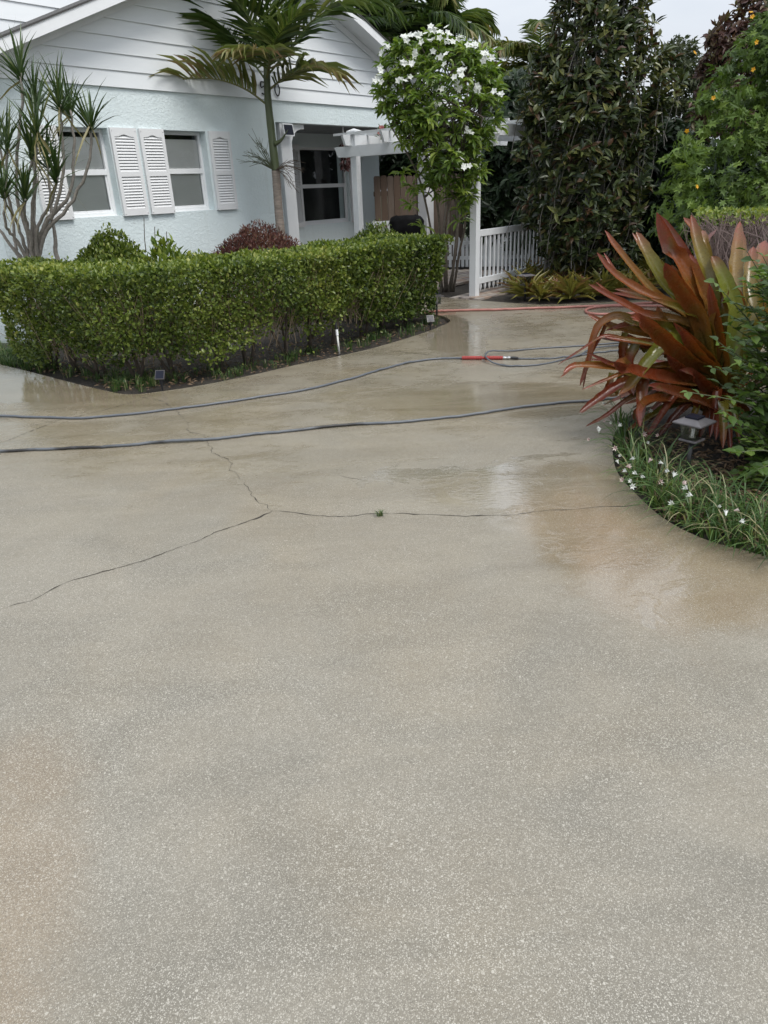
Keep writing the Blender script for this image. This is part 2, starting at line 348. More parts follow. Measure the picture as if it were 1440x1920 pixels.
# ------------------------------------------------------------------ driveway, beds, ground
def wet_concrete():
    m, t, b, o = nodes('wet_exposed_aggregate')
    tc = t.nodes.new('ShaderNodeTexCoord'); P = tc.outputs['Object']
    sx = t.nodes.new('ShaderNodeSeparateXYZ'); t.links.new(P, sx.inputs[0])
    big = tex(t, 0.5, 5, 0.6, dist=0.5); mid = tex(t, 1.6, 7, 0.62, dist=0.8, stretch=(0.8, 1.4, 1)); fine = tex(t, 170, 4, 0.75); grit = tex(t, 420, 2, 0.6)
    streak = tex(t, 2.4, 6, 0.65, stretch=(0.4, 1.8, 1), dist=0.7)
    def blob(x, y, rx, ry, a=0.0):
        """soft warped spot where water stands in a dip of the slab"""
        mp = t.nodes.new('ShaderNodeMapping'); mp.vector_type = 'TEXTURE'; mp.inputs['Location'].default_value = (x, y, 0); mp.inputs['Rotation'].default_value = (0, 0, a); mp.inputs['Scale'].default_value = (rx, ry, 1)
        t.links.new(P, mp.inputs[0]); ln = t.nodes.new('ShaderNodeVectorMath'); ln.operation = 'LENGTH'; t.links.new(mp.outputs[0], ln.inputs[0])
        return mrange(t, math_(t, 'ADD', ln.outputs['Value'], math_(t, 'MULTIPLY', math_(t, 'SUBTRACT', mid, 0.5), 1.6)), 1.15, 0.55)
    dips = blob(1.2, 2.95, 0.72, 0.95, 0.4)
    for q in ((0.62, 3.75, 0.55, 0.32, 0.2), (1.12, 3.75, 0.45, 0.5, 0), (0.95, 5.6, 1.0, 0.6, 0), (-2.9, 6.6, 1.3, 0.5, -0.6), (0.9, 8.6, 0.35, 1.6, 0)):
        dips = math_(t, 'MAXIMUM', dips, blob(*q))
    # how wet: the rinsed far half keeps a film of water, the near half has drained
    yy = mrange(t, sx.outputs[1], 1.4, 5.5)
    wet = math_(t, 'ADD', math_(t, 'MULTIPLY', yy, 0.50), math_(t, 'MULTIPLY', math_(t, 'SUBTRACT', mid, 0.5), 1.1))
    wet = math_(t, 'ADD', wet, math_(t, 'MULTIPLY', math_(t, 'SUBTRACT', big, 0.5), 1.2))
    wet = math_(t, 'ADD', math_(t, 'ADD', wet, 0.15), math_(t, 'MULTIPLY', dips, 0.55), clamp=True)
    stain = mrange(t, tex(t, 0.7, 5, 0.55, dist=0.5, stretch=(1, 0.8, 1)), 0.42, 0.64)
    grey = mixc(t, mrange(t, math_(t, 'ADD', math_(t, 'MULTIPLY', mid, 0.6), math_(t, 'MULTIPLY', tex(t, 0.9, 6, 0.6, dist=0.6), 0.4)), 0.36, 0.64), (0.160, 0.146, 0.117), (0.222, 0.205, 0.169))
    tan = mixc(t, mrange(t, streak, 0.3, 0.7), (0.165, 0.130, 0.080), (0.240, 0.200, 0.136))
    c = mixc(t, math_(t, 'MULTIPLY_ADD', wet, 0.70, math_(t, 'MULTIPLY', stain, 0.30), clamp=True), grey, tan)
    for (x_, y_, rx_, ry_, a_) in ((-1.15, 1.15, 0.32, 0.55, 0.2), (1.30, 2.75, 0.42, 0.45, 0.3), (0.95, 3.3, 0.22, 0.40, 0.0)):
        c = mixc(t, math_(t, 'MULTIPLY', blob(x_, y_, rx_*1.3, ry_*1.3, a_), 0.30), c, (0.26, 0.175, 0.095))       # rusty stains
    # shell and stone chips, uneven in outline
    wv = t.nodes.new('ShaderNodeTexNoise'); wv.inputs['Scale'].default_value = 220; wv.inputs['Detail'].default_value = 2; t.links.new(P, wv.inputs['Vector'])
    wa = t.nodes.new('ShaderNodeVectorMath'); wa.operation = 'MULTIPLY_ADD'; t.links.new(wv.outputs['Color'], wa.inputs[0]); wa.inputs[1].default_value = (0.006, 0.006, 0); t.links.new(P, wa.inputs[2])
    def chips(scale, thr, rad, seed):
        mp = t.nodes.new('ShaderNodeMapping'); mp.inputs['Location'].default_value = (seed, seed*2.3, 0); t.links.new(wa.outputs[0], mp.inputs[0])
        v = t.nodes.new('ShaderNodeTexVoronoi'); v.inputs['Scale'].default_value = scale; v.voronoi_dimensions = '2D'; t.links.new(mp.outputs[0], v.inputs['Vector'])
        sc = t.nodes.new('ShaderNodeSeparateColor'); t.links.new(v.outputs['Color'], sc.inputs[0])
        pick = math_(t, 'GREATER_THAN', sc.outputs[0], thr)
        r = math_(t, 'MULTIPLY_ADD', sc.outputs[1], rad*0.8, rad*0.2)
        return math_(t, 'MULTIPLY', pick, math_(t, 'MULTIPLY', mrange(t, math_(t, 'SUBTRACT', r, v.outputs['Distance']), -0.04, 0.08), math_(t, 'MULTIPLY_ADD', sc.outputs[2], 0.6, 0.4)))
    w1 = chips(360, 0.45, 0.55, 0.0); w2 = chips(200, 0.76, 0.48, 3.1); dk = chips(220, 0.60, 0.5, 7.7); w3 = chips(88, 0.96, 0.36, 5.3)
    dens = mrange(t, tex(t, 1.3, 6, 0.65), 0.32, 0.66, 0.62, 1.0)
    dry = math_(t, 'SUBTRACT', 1.0, math_(t, 'MULTIPLY', wet, 0.6))
    c = mixc(t, math_(t, 'MULTIPLY', dk, 0.6), c, (0.085, 0.075, 0.06))
    wm = math_(t, 'MULTIPLY', math_(t, 'MAXIMUM', math_(t, 'MAXIMUM', w1, w2), w3), math_(t, 'MULTIPLY', dens, dry))
    c = mixc(t, math_(t, 'MULTIPLY', wm, 0.75), c, (0.58, 0.55, 0.48))
    c = mixc(t, 0.5, c, mixc(t, fine, (0.5, 0.5, 0.5), (1.5, 1.5, 1.5)), 'MULTIPLY')
    t.links.new(c, b.inputs['Base Color'])
    # sheets of standing water with crisp ragged shores
    rag = tex(t, 4.5, 7, 0.62, dist=1.2, stretch=(0.8, 1.3, 1)); sheet = None
    for (px_, py_, rx_, ry_, a_) in ((955, 915, .34, .34, .2), (930, 880, .2, .12, .3), (1085, 1015, .2, .14, .7), (1185, 1040, .18, .10, .75), (1150, 1060, .14, .07, .7), (1213, 1150, .06, .16, -.1), (1290, 1100, .1, .05, .3), (1020, 855, .22, .05, .1), (760, 890, .32, .12, 0), (885, 640, .06, .9, 0)):
        gx, gy = G(px_, py_)[:2]; mp = t.nodes.new('ShaderNodeMapping'); mp.vector_type = 'TEXTURE'; mp.inputs['Location'].default_value = (gx, gy, 0); mp.inputs['Rotation'].default_value = (0, 0, a_); mp.inputs['Scale'].default_value = (rx_, ry_, 1)
        t.links.new(P, mp.inputs[0]); ln = t.nodes.new('ShaderNodeVectorMath'); ln.operation = 'LENGTH'; t.links.new(mp.outputs[0], ln.inputs[0])
        v_ = math_(t, 'ADD', math_(t, 'SUBTRACT', 1.0, ln.outputs['Value']), math_(t, 'MULTIPLY', math_(t, 'SUBTRACT', rag, 0.5), 4.6)); v_ = math_(t, 'MULTIPLY', mrange(t, v_, -0.05, 0.30), mrange(t, ln.outputs['Value'], 2.3, 1.6)); sheet = v_ if sheet is None else math_(t, 'MAXIMUM', sheet, v_)
    film = mrange(t, math_(t, 'ADD', wet, math_(t, 'MULTIPLY', math_(t, 'SUBTRACT', tex(t, 5.0, 7, 0.65, dist=1.2, stretch=(0.7, 1.3, 1)), 0.5), 0.9)), 0.30, 1.05)
    t.links.new(math_(t, 'MULTIPLY', mrange(t, film, 0, 1, 0.46, 0.11), math_(t, 'MULTIPLY', math_(t, 'MULTIPLY_ADD', mrange(t, dips, 0.25, 0.9), -0.55, 1.0), math_(t, 'MULTIPLY_ADD', sheet, -0.86, 1.0))), b.inputs['Roughness'])
    b.inputs['Specular IOR Level'].default_value = 0.5
    h = math_(t, 'MULTIPLY', math_(t, 'ADD', math_(t, 'ADD', fine, math_(t, 'MULTIPLY', grit, 0.5)), math_(t, 'MULTIPLY', wm, 0.3)), math_(t, 'SUBTRACT', 1.0, math_(t, 'MULTIPLY', math_(t, 'MAXIMUM', math_(t, 'MAXIMUM', film, dips), math_(t, 'MULTIPLY', sheet, 1.06)), 0.93)))
    h = math_(t, 'ADD', h, math_(t, 'MULTIPLY', tex(t, 13, 4, 0.5, stretch=(0.5, 1.6, 1)), math_(t, 'MULTIPLY_ADD', mrange(t, dips, 0.2, 0.8), -0.65, 0.9)))
    h = math_(t, 'ADD', h, math_(t, 'MULTIPLY', tex(t, 30, 4, 0.55, stretch=(0.6, 1.5, 1), dist=0.6), math_(t, 'MULTIPLY', sheet, 1.0)))
    t.links.new(math_(t, 'MAXIMUM', sheet, math_(t, 'MULTIPLY', math_(t, 'MAXIMUM', film, dips), 0.55)), b.inputs['Coat Weight'])
    t.links.new(mrange(t, math_(t, 'MAXIMUM', sheet, math_(t, 'MULTIPLY', dips, 0.7)), 0, 1, 0.22, 0.015), b.inputs['Coat Roughness']); b.inputs['Coat IOR'].default_value = 1.45
    bmp = bump(t, b, h, 0.30, 0.004); t.links.new(bmp.outputs[0], b.inputs['Coat Normal'])
    return m
M_conc = wet_concrete()
def paver_mat():
    m, t, b, o = nodes('clay_paver'); oi = t.nodes.new('ShaderNodeObjectInfo')
    c = ramp(t, oi.outputs['Random'], [(0, (0.30, 0.19, 0.14)), (0.35, (0.36, 0.31, 0.26)), (0.7, (0.22, 0.19, 0.18)), (1, (0.42, 0.38, 0.33))])
    t.links.new(mixc(t, 0.6, c, mixc(t, tex(t, 25, 5), (0.6, 0.6, 0.6), (1.3, 1.3, 1.3)), 'MULTIPLY'), b.inputs['Base Color']); b.inputs['Roughness'].default_value = 0.6
    bump(t, b, tex(t, 80, 4), 0.3, 0.004); return m
M_paver = paver_mat()
M_crack = plain('crack_dirt', (0.045, 0.038, 0.03), 0.9, 0.4, 60)

g = MB(); g.add([(-250, -60, -0.09), (250, -60, -0.09), (250, 400, -0.09), (-250, 400, -0.09)], [(0, 1, 2, 3)])
tag(g.build('ground', M_ground), kind='structure')

def xy(l): return [tuple(G(*q)[:2]) for q in l]
# edge of the left bed, from the far left to its rounded tip
L_EDGE = [(-13.0, 15.2), (-7.0, 10.25)] + xy([(0, 683), (60, 698), (110, 711), (170, 726), (225, 738), (258, 739), (300, 734), (350, 727), (400, 718), (450, 708), (500, 697), (560, 683), (610, 673), (650, 664), (690, 655), (730, 644), (770, 632), (805, 620), (830, 610), (842, 604), (844, 600), (838, 596), (828, 592)])
L_BACK = [(0.62, 10.25), (0.2, 10.75), (-0.4, 11.6), (-0.7, 12.4)]
BACK = [(-0.4, 13.2), (0.35, 12.6)] + xy([(800, 551), (820, 556), (850, 559), (880, 562), (905, 564), (960, 568), (1010, 571), (1060, 570), (1120, 567), (1190, 563)])
R_FAR = [(4.6, 10.0), (5.4, 8.2), (4.9, 6.5), (3.8, 5.85), (2.75, 5.55), (2.0, 5.2)]
R_EDGE = xy([(1165, 788), (1150, 820), (1149, 850), (1156, 882), (1175, 908), (1205, 938), (1235, 965), (1275, 990), (1330, 1014), (1390, 1030), (1440, 1042)]) + [(2.05, 2.72), (2.6, 2.6), (4.0, 2.5), (9.0, 2.4)]
def smooth_edge(e, n): return [tuple(p) for p in crv([(*q, 0) for q in e], n)[:, :2]]
Le = L_EDGE[:2] + smooth_edge(L_EDGE[2:], 90); Re = smooth_edge(R_EDGE, 70)
outline = [(-16, -8), (-16, 15.2)] + Le + L_BACK + BACK + R_FAR + Re + [(9.0, -8)]
def slab(name, poly, top, bottom, mat, kind='structure'):
    n = len(poly); m = MB(); tr = tessellate_polygon([[Vector((*p, 0)) for p in poly]])
    m.add([(*p, top) for p in poly], [tuple(x) for x in tr])
    m.add([(*p, top) for p in poly]+[(*p, bottom) for p in poly], [(i, (i+1) % n, (i+1) % n+n, i+n) for i in range(n)])
    o = m.build(name, mat); bm = bmesh.new(); bm.from_mesh(o.data); bmesh.ops.recalc_face_normals(bm, faces=bm.faces); 
    up = [f for f in bm.faces if f.normal.z < -0.9]; bmesh.ops.reverse_faces(bm, faces=up); bm.to_mesh(o.data); bm.free()
    return tag(o, kind=kind)
drive = slab('driveway', outline, 0.0, -0.085, M_conc)

def crack(pts, w, jag=0.012, step=0.03, z=0.0016):
    P = np.array([(*G(*q)[:2], z) for q in pts]); d = np.r_[0, np.cumsum(np.linalg.norm(np.diff(P, axis=0), axis=1))]
    n = max(4, int(d[-1]/step)); s = np.linspace(0, d[-1], n)
    Q = np.stack([np.interp(s, d, P[:, k]) for k in range(3)], 1)
    T = units(np.gradient(Q, axis=0)); Sd = np.stack([-T[:, 1], T[:, 0], 0*s], 1)
    off = np.cumsum(rng.normal(size=n))*jag*0.35; off -= np.linspace(off[0], off[-1], n); off += rng.normal(size=n)*jag*0.25
    Q += Sd*off[:, None]
    ww = w*np.clip(0.6+0.55*vnoise(np.c_[s*9, s*0, s*0], 1.0, rng.random()*9)+0.3*rng.normal(size=n)+1.4*(rng.random(n) < .05), 0.18, 2.4)*np.clip(np.minimum(s, d[-1]-s)/0.08, 0.2, 1)
    m = MB(); m.add(list(Q-Sd*ww[:, None]/2)+list(Q+Sd*ww[:, None]/2), [(i, i+1, i+1+n, i+n) for i in range(n-1)])
    return m.build('crack', M_crack, drive)
crack([(0, 1143), (60, 1126), (120, 1095), (180, 1078), (230, 1064), (290, 1043), (330, 1027), (372, 1012), (400, 997), (440, 985), (480, 972), (512, 958)], 0.008, 0.010)
crack([(512, 958), (545, 960), (580, 967), (620, 971), (660, 971), (714, 967), (760, 967), (820, 969), (880, 970), (960, 967), (1020, 960), (1080, 957), (1140, 952), (1212, 946)], 0.006, 0.008)
crack([(512, 958), (490, 944), (468, 933), (452, 905), (432, 880), (428, 862), (396, 852), (388, 838), (380, 820), (352, 806), (355, 793), (338, 777), (300, 752), (262, 744)], 0.0045, 0.02)
crack([(0, 832), (50, 812), (120, 786), (200, 768), (270, 748)], 0.005, 0.006); crack([(50, 800), (110, 788), (150, 775), (190, 758)], 0.0035, 0.006)
crack([(720, 656), (790, 664), (865, 673), (960, 685), (1060, 697), (1130, 706)], 0.006, 0.0, z=0.0018)
crack([(625, 890), (660, 897), (700, 903)], 0.003, 0.01)

def bed(name, poly, z, label=None):
    """mounded soil: a fine grid clipped to the bed's outline"""
    P = np.array(poly); x0, y0 = P.min(0); x1, y1 = P.max(0); stp = 0.09
    xs = np.arange(x0, x1+stp, stp); ys = np.arange(y0, y1+stp, stp); X, Y = np.meshgrid(xs, ys); q = np.stack([X.ravel(), Y.ravel()], 1)
    ins = np.zeros(len(q), bool); j = len(P)-1
    for i in range(len(P)):
        c = ((P[i, 1] > q[:, 1]) != (P[j, 1] > q[:, 1])) & (q[:, 0] < (P[j, 0]-P[i, 0])*(q[:, 1]-P[i, 1])/(P[j, 1]-P[i, 1]+1e-12)+P[i, 0]); ins ^= c; j = i
    nx, ny = len(xs), len(ys); keep = ins.reshape(ny, nx).copy(); k = keep.copy()
    k[1:] |= keep[:-1]; k[:-1] |= keep[1:]; k2 = k.copy(); k2[:, 1:] |= k[:, :-1]; k2[:, :-1] |= k[:, 1:]
    zz = z + 0.03*vnoise(np.c_[q, 0*q[:, 0]], 1.7) + 0.02*vnoise(np.c_[q, 0*q[:, 0]], 6.0, 2)
    fs = [(r*nx+c, r*nx+c+1, (r+1)*nx+c+1, (r+1)*nx+c) for r in range(ny-1) for c in range(nx-1) if k2[r, c] and k2[r, c+1] and k2[r+1, c] and k2[r+1, c+1]]
    m = MB(); m.add(np.c_[q, zz], fs); return tag(m.build(name, M_soil, smooth=True), kind='structure')
LBED = Le + L_BACK + [(-1.5, 13.4), (-4.9, 9.4), (-9.5, 12.9), (-13, 15.6)]
RBED = Re + [(9, 8), (5.4, 8.2), (4.9, 6.5), (3.8, 5.85), (2.75, 5.55), (2.0, 5.2)]
BBED = BACK + [(4.6, 10.0), (9, 8), (12, 22), (-0.4, 24), (-0.4, 13.2)]
bed('soil', BBED, -0.02)
bed('soil', LBED, -0.045); bed('soil', RBED, -0.05)

# ------------------------------------------------------------------ the house (its own frame: x along the front, y inwards)
HD = unit(V3(0.637, 0.771, 0)); HN = V3(HD[1], -HD[0], 0); HP = V3(-4.63, 9.15, 0)
HROT = math.atan2(HD[1], HD[0])
def W(u, w, z): return HP + u*HD - w*HN + V3(0, 0, z)
house = tag(empty('house', HP, HROT), 'pale blue stucco house with white lap-sided gable and louvred shutters', 'house')
def part(mb, name, mat, parent=house, **k): return mb.build(name, mat, parent, local=True, **k)
def holed_wall(m, u0, u1, z0, z1, w, holes, depth):
    us = sorted({u0, u1, *[h[0] for h in holes], *[h[1] for h in holes]}); zs = sorted({z0, z1, *[h[2] for h in holes], *[h[3] for h in holes]})
    for a, b_ in zip(us, us[1:]):
        for c, d in zip(zs, zs[1:]):
            if any(h[0] <= a and b_ <= h[1] and h[2] <= c and d <= h[3] for h in holes): continue
            m.add([(a, w, c), (b_, w, c), (b_, w, d), (a, w, d)], [(0, 1, 2, 3)])
    for h in holes:
        a, b_, c, d = h[:4]
        m.add([(a, w, c), (b_, w, c), (b_, w, d), (a, w, d), (a, w+depth, c), (b_, w+depth, c), (b_, w+depth, d), (a, w+depth, d)],
              [(0, 4, 5, 1), (1, 5, 6, 2), (2, 6, 7, 3), (3, 7, 4, 0)])
    return m
WIN = [(1.19, 1.92, 1.41, 2.47), (2.80, 3.53, 1.41, 2.47)]
U0, U1, UB = 0.22, 4.97, 9.45
wm = MB(); holed_wall(wm, U0, U1, -0.1, 2.95, 0.0, WIN, 0.2)
wm.add([(U0, 0, -.1), (U0, 7, -.1), (U0, 7, 3.0), (U0, 0, 3.0)], [(0, 3, 2, 1)])                     # left side
wm.add([(U1, 0, -.1), (U1, 1.5, -.1), (U1, 1.5, 2.64), (U1, 0, 2.64)], [(0, 1, 2, 3)])               # return into the porch
wm.add([(U1, 0, 2.64), (UB, 0, 2.64), (UB, 0, 2.95), (U1, 0, 2.95)], [(0, 1, 2, 3)])                 # header over the porch
wm.add([(UB, 0, 2.64), (UB, 1.5, 2.64), (UB, 1.5, 2.95), (UB, 0, 2.95)], [(0, 1, 2, 3)])
PW = (6.98, 8.38, 0.98, 2.40)
holed_wall(wm, U1, UB, -0.1, 2.64, 1.5, [PW], 0.12)
wm.add([(UB, 1.5, -.1), (UB, 8, -.1), (UB, 8, 3.2), (UB, 1.5, 3.2)], [(0, 1, 2, 3)])
part(wm, 'wall', M_stucco)
m = MB().box(U1, UB, 0.16, 1.5, 2.641, 2.66); part(m, 'porch_ceiling', M_porchceil)
m = MB().add([(U1, 0.0, 2.639), (UB, 0.0, 2.639), (UB, 0.16, 2.639), (U1, 0.16, 2.639)], [(0, 3, 2, 1)]); part(m, 'header_soffit', M_stucco)
m = MB().box(U1, UB+.2, -0.3, 1.5, -0.1, 0.02); part(m, 'porch_floor', M_paver)
# gable siding, board by board
UC, ZPK, SL = 4.805, 4.90, 0.41            # ridge place, underside of the rake at the ridge, pitch
def gable_clip(z): return UC-(ZPK-z)/SL, UC+(ZPK-z)/SL
EX = 0.19; z = 2.945; i = 0
while z < ZPK-0.02:
    a0, b0 = gable_clip(z); a1, b1 = gable_clip(min(z+EX+0.012, ZPK-0.002))
    a0, b0 = max(a0, U0-0.02), min(b0, UB+0.02); a1, b1 = max(a1, U0-0.02), min(b1, UB+0.02); zt = min(z+EX+0.012, ZPK-0.002)
    m = MB(); fb, ft = -0.030, -0.012
    m.add([(a0, fb, z), (b0, fb, z), (b1, ft, zt), (a1, ft, zt), (a0, 0.0, z), (b0, 0.0, z), (b1, 0.0, zt), (a1, 0.0, zt)],
          [(0, 1, 2, 3), (4, 7, 6, 5), (0, 4, 5, 1), (1, 5, 6, 2), (3, 2, 6, 7), (0, 3, 7, 4)])
    part(m, 'siding_board', M_siding); z += EX; i += 1
# rakes: frieze board on the wall, soffit, fascia, shingles
OV = 0.36
for sgn in (-1, 1):
    ue = UC+sgn*5.05; ze = ZPK-SL*5.05
    def q(u, dz): return ZPK-SL*abs(u-UC)+dz
    ends = (UC, ue)
    def strip(name, y0, y1, d0, d1, mat, bev=0.0):
        P = [(ends[0], y0, q(ends[0], d0)), (ends[1], y0, q(ends[1], d0)), (ends[1], y0, q(ends[1], d1)), (ends[0], y0, q(ends[0], d1))]
        if sgn < 0: P = P[::-1]
        return part(MB().prism(P, (0, y1-y0, 0)), name, mat)
    strip('frieze_board', -0.048, -0.031, -0.10, 0.0, M_white)
    strip('soffit', -OV+0.001, 0.3, 0.0, 0.018, M_trim)
    strip('fascia_board', -OV-0.022, -OV, -0.012, 0.118, M_white)
    strip('roof', -OV-0.035, 7.5, 0.119, 0.137, M_shingle)
# set-back upper wall seen over the left roof slope
z = 2.9
while z < 6.6:
    m = MB(); m.add([(-4.5, .97, z), (2.74, .97, z), (2.74, .988, z+.225), (-4.5, .988, z+.225), (-4.5, 1.0, z), (2.74, 1.0, z), (2.74, 1.0, z+.225), (-4.5, 1.0, z+.225)],
          [(0, 1, 2, 3), (4, 7, 6, 5), (0, 4, 5, 1), (1, 5, 6, 2), (3, 2, 6, 7), (0, 3, 7, 4)]); part(m, 'upper_siding_board', M_siding); z += 0.21
m = MB().box(2.745, 2.83, .95, 1.2, 2.9, 6.7); part(m, 'corner_board', M_trim)

def window(u0, u1, z0, z1, w, screen, blind):
    f = 0.045; zm = (z0+z1)/2+0.01; m = MB()
    m.box(u0, u0+f, w, w+.07, z0, z1); m.box(u1-f, u1, w, w+.07, z0, z1); m.box(u0+f, u1-f, w, w+.07, z1-f, z1); m.box(u0+f, u1-f, w-.012, w+.07, z0, z0+f*1.1)
    fr = part(m, 'window', M_white, bevel=0.004)
    part(MB().box(u0+f, u1-f, w-.008, w+.05, zm-.035, zm+.035), 'meeting_rail', M_white, fr, bevel=0.004)
    s = MB(); g2 = 0.028
    for a, b_ in ((z0+f*1.1, zm-.035),):
        s.box(u0+f, u0+f+g2, w+.012, w+.045, a, b_); s.box(u1-f-g2, u1-f, w+.012, w+.045, a, b_); s.box(u0+f+g2, u1-f-g2, w+.012, w+.045, a, a+g2)
    part(s, 'sash', M_white, fr)
    part(MB().add([(u0+f, w+.03, zm+.035), (u1-f, w+.03, zm+.035), (u1-f, w+.03, z1-f), (u0+f, w+.03, z1-f)], [(0, 1, 2, 3)]), 'pane', M_glass, fr)
    part(MB().add([(u0+f+g2, w+.022, z0+f+g2), (u1-f-g2, w+.022, z0+f+g2), (u1-f-g2, w+.022, zm-.035), (u0+f+g2, w+.022, zm-.035)], [(0, 1, 2, 3)]), 'pane', M_screen, fr)
    if blind: part(MB().box(u0+f+.001, u1-f-.001, w+.052, w+.056, z0+.05, z1-f-.055), 'roller_blind', blind, fr)
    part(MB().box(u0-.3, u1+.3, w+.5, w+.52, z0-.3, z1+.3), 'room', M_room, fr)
    part(MB().box(u0-.02, u1+.02, w-.03, w-.001, z0-.03, z0+.006), 'sill', M_white, fr)
for h in WIN: window(*h, 0.13, True, M_blind)
window(*PW, 1.55, True, None)

SL_ME = None
def shutter(u0, u1, z0, z1, w0, n1=11, n2=12, far=False):
    global SL_ME
    st, tr_, br = 0.05, 0.095, 0.085; zm = z0+(z1-z0)*0.48; t = 0.042
    m = MB(); y0, y1 = w0-t, w0-.001
    m.box(u0, u0+st, y0, y1, z0, z1); m.box(u1-st, u1, y0, y1, z0, z1); m.box(u0+st, u1-st, y0, y1, z0, z0+br); m.box(u0+st, u1-st, y0, y1, zm-.03, zm+.03)
    a, b_ = u0+st, u1-st; arc = [(a+(b_-a)*k/10, z1-tr_-0.012+0.028*math.exp(-((k-5)/2.2)**2)) for k in range(11)]
    for (p, q_), (r, s) in zip(arc, arc[1:]):
        m.add([(p, y0, q_), (r, y0, s), (r, y0, z1), (p, y0, z1), (p, y1, q_), (r, y1, s), (r, y1, z1), (p, y1, z1)], [(0, 1, 2, 3), (4, 7, 6, 5), (0, 4, 5, 1), (3, 2, 6, 7)])
    fr = part(m, 'shutter', M_shut)
    for (sx_, sz) in ((u0+.02, z0+.03), (u1-.02, z0+.03), (u0+.02, z1-.03), (u1-.02, z1-.03)):
        part(MB().box(sx_-.007, sx_+.007, y0-.006, y0+.002, sz-.007, sz+.007), 'screw_cap', M_shut, fr)
    part(MB().box(a, b_, y1-.004, y1-.001, z0+br, z1-tr_+.02), 'backing', M_shut, fr)
    for lo, hi, n in ((z0+br, zm-.03, n1), (zm+.03, z1-tr_+.004, n2)):
        p = (hi-lo)/n
        if SL_ME is None:
            SL_ME = MB().add([(0, .000, 0), (1, .000, 0), (1, .030, .35), (0, .030, .35), (0, .016, 1), (1, .016, 1), (1, .034, 1), (0, .034, 1)],
                             [(0, 1, 5, 4), (3, 2, 1, 0), (4, 5, 6, 7), (0, 4, 7, 3), (1, 2, 6, 5), (2, 3, 7, 6)]).mesh('slat')
            SL_ME.materials.append(M_shut)
        for k in range(n):
            o = bpy.data.objects.new('slat', SL_ME); COL.objects.link(o); o.parent = fr
            o.location = (a, y0+.003, lo+p*k+.001); o.scale = (b_-a, 1, p*0.78)
    return fr
for u in (0.79, 1.925+0.005, 2.375, 3.565): shutter(u, u+0.395, 1.40, 2.475, 0.0)
shutter(6.62, 6.96, 0.96, 2.44, 1.5, 15, 15); shutter(8.42, 8.78, 0.96, 2.44, 1.5, 15, 15)

# porch columns with curved brackets
def column(u0, u1, y0, y1, bracket):
    c = part(MB().box(u0, u1, y0, y1, 0.02, 2.638), 'porch_column', M_white, bevel=0.006)
    if bracket:
        pts = [(u1, y0+.05, 2.636), (u1+.36, y0+.05, 2.636), (u1+.36, y0+.05, 2.56)]
        for k in range(9):
            a = R(90)*k/8; pts.append((u1+.30-.28*math.sin(a), y0+.05, 2.56-.34*(1-math.cos(a))))
        pts.append((u1, y0+.05, 2.20))
        part(MB().prism(pts, (0, y1-y0-.1, 0)), 'bracket', M_white, c)
column(5.07, 5.32, 0.012, 0.24, True); column(9.14, 9.40, 0.012, 0.24, False)
# house number in black iron, mostly behind the palm
cu = None
nm_ = empty('house_number', W(4.70, -0.03, 2.98)); tag(nm_, 'black iron house number on white siding behind the palm trunk', 'house number')
def stroke(pl, name):
    P = [W(u, -0.045, z) for u, z in pl]; MB().tube(crv(P, 18), 0.011, 6).build(name, M_rope, nm_, smooth=True)
stroke([(4.78, 3.17), (4.70, 3.17), (4.695, 3.10), (4.76, 3.115), (4.785, 3.06), (4.75, 3.01), (4.70, 3.02)], 'digit')
stroke([(5.02, 3.17), (4.985, 3.10), (5.00, 3.03), (5.035, 3.005), (5.07, 3.03), (5.085, 3.10), (5.055, 3.17), (5.02, 3.17)], 'digit')

# solar flood light on the column
sf = tag(empty('solar_light', W(5.30, -0.05, 2.5)), 'small solar light with black panel in white frame on the porch column', 'solar light')
a, b_, y = 5.06, 5.29, -0.10
MB().add([tuple(W(*q)) for q in ((a, y, 2.44), (b_, y, 2.44), (b_, y+.03, 2.615), (a, y+.03, 2.615), (a, y+.02, 2.435), (b_, y+.02, 2.435), (b_, y+.05, 2.62), (a, y+.05, 2.62))],
         [(0, 1, 2, 3), (7, 6, 5, 4), (0, 4, 5, 1), (1, 5, 6, 2), (2, 6, 7, 3), (3, 7, 4, 0)]).build('frame', M_white, sf)
MB().add([tuple(W(*q)) for q in ((a+.018, y-.001, 2.456), (b_-.018, y-.001, 2.456), (b_-.018, y+.025, 2.602), (a+.018, y+.025, 2.602))], [(0, 1, 2, 3)]).build('panel', plain('solar_cell', (0.006, 0.008, 0.02), 0.35, 0.3, 30, spec=0.25), sf)
MB().obox(W(5.18, -0.03, 2.53), HD*.03, HN*.045, V3(0, 0, .03)).build('bracket', M_white, sf)

# hanging string of dried red pods in the porch
M_red = leafmat('dried_red_pod', [(0, (0.025, 0.008, 0.008)), (0.5, (0.06, 0.015, 0.014)), (1, (0.11, 0.035, 0.03))], 0.5, 0.05)
hp = A(643, 240, 14.3); hb = A(640, 318, 14.3)
hang = tag(empty('hanging_ornament', hp), 'cluster of dark red dried pods hanging from the porch beam', 'ornament')
n = 170; tt = rng.random(n)**0.9; zz = hp[2]-0.22-(hp[2]-0.22-hb[2])*tt; rr = 0.03+0.075*np.sin(np.pi*np.clip(tt*0.85+.12, 0, 1))
an = rng.random(n)*2*np.pi; pos = np.c_[hp[0]+rr*.6*np.cos(an), hp[1]+rr*.6*np.sin(an), zz]
leaf_obj('pods', [leaves('oval', pos, np.c_[np.cos(an), np.sin(an), -0.9+0*an], rdir(n), 0.085, 0.035, rng.random(n))], M_red, hang)
MB().tube([hp+V3(0, 0, .12), hp+V3(0, 0, -.26)], 0.004, 5).build('cord', M_white, hang)

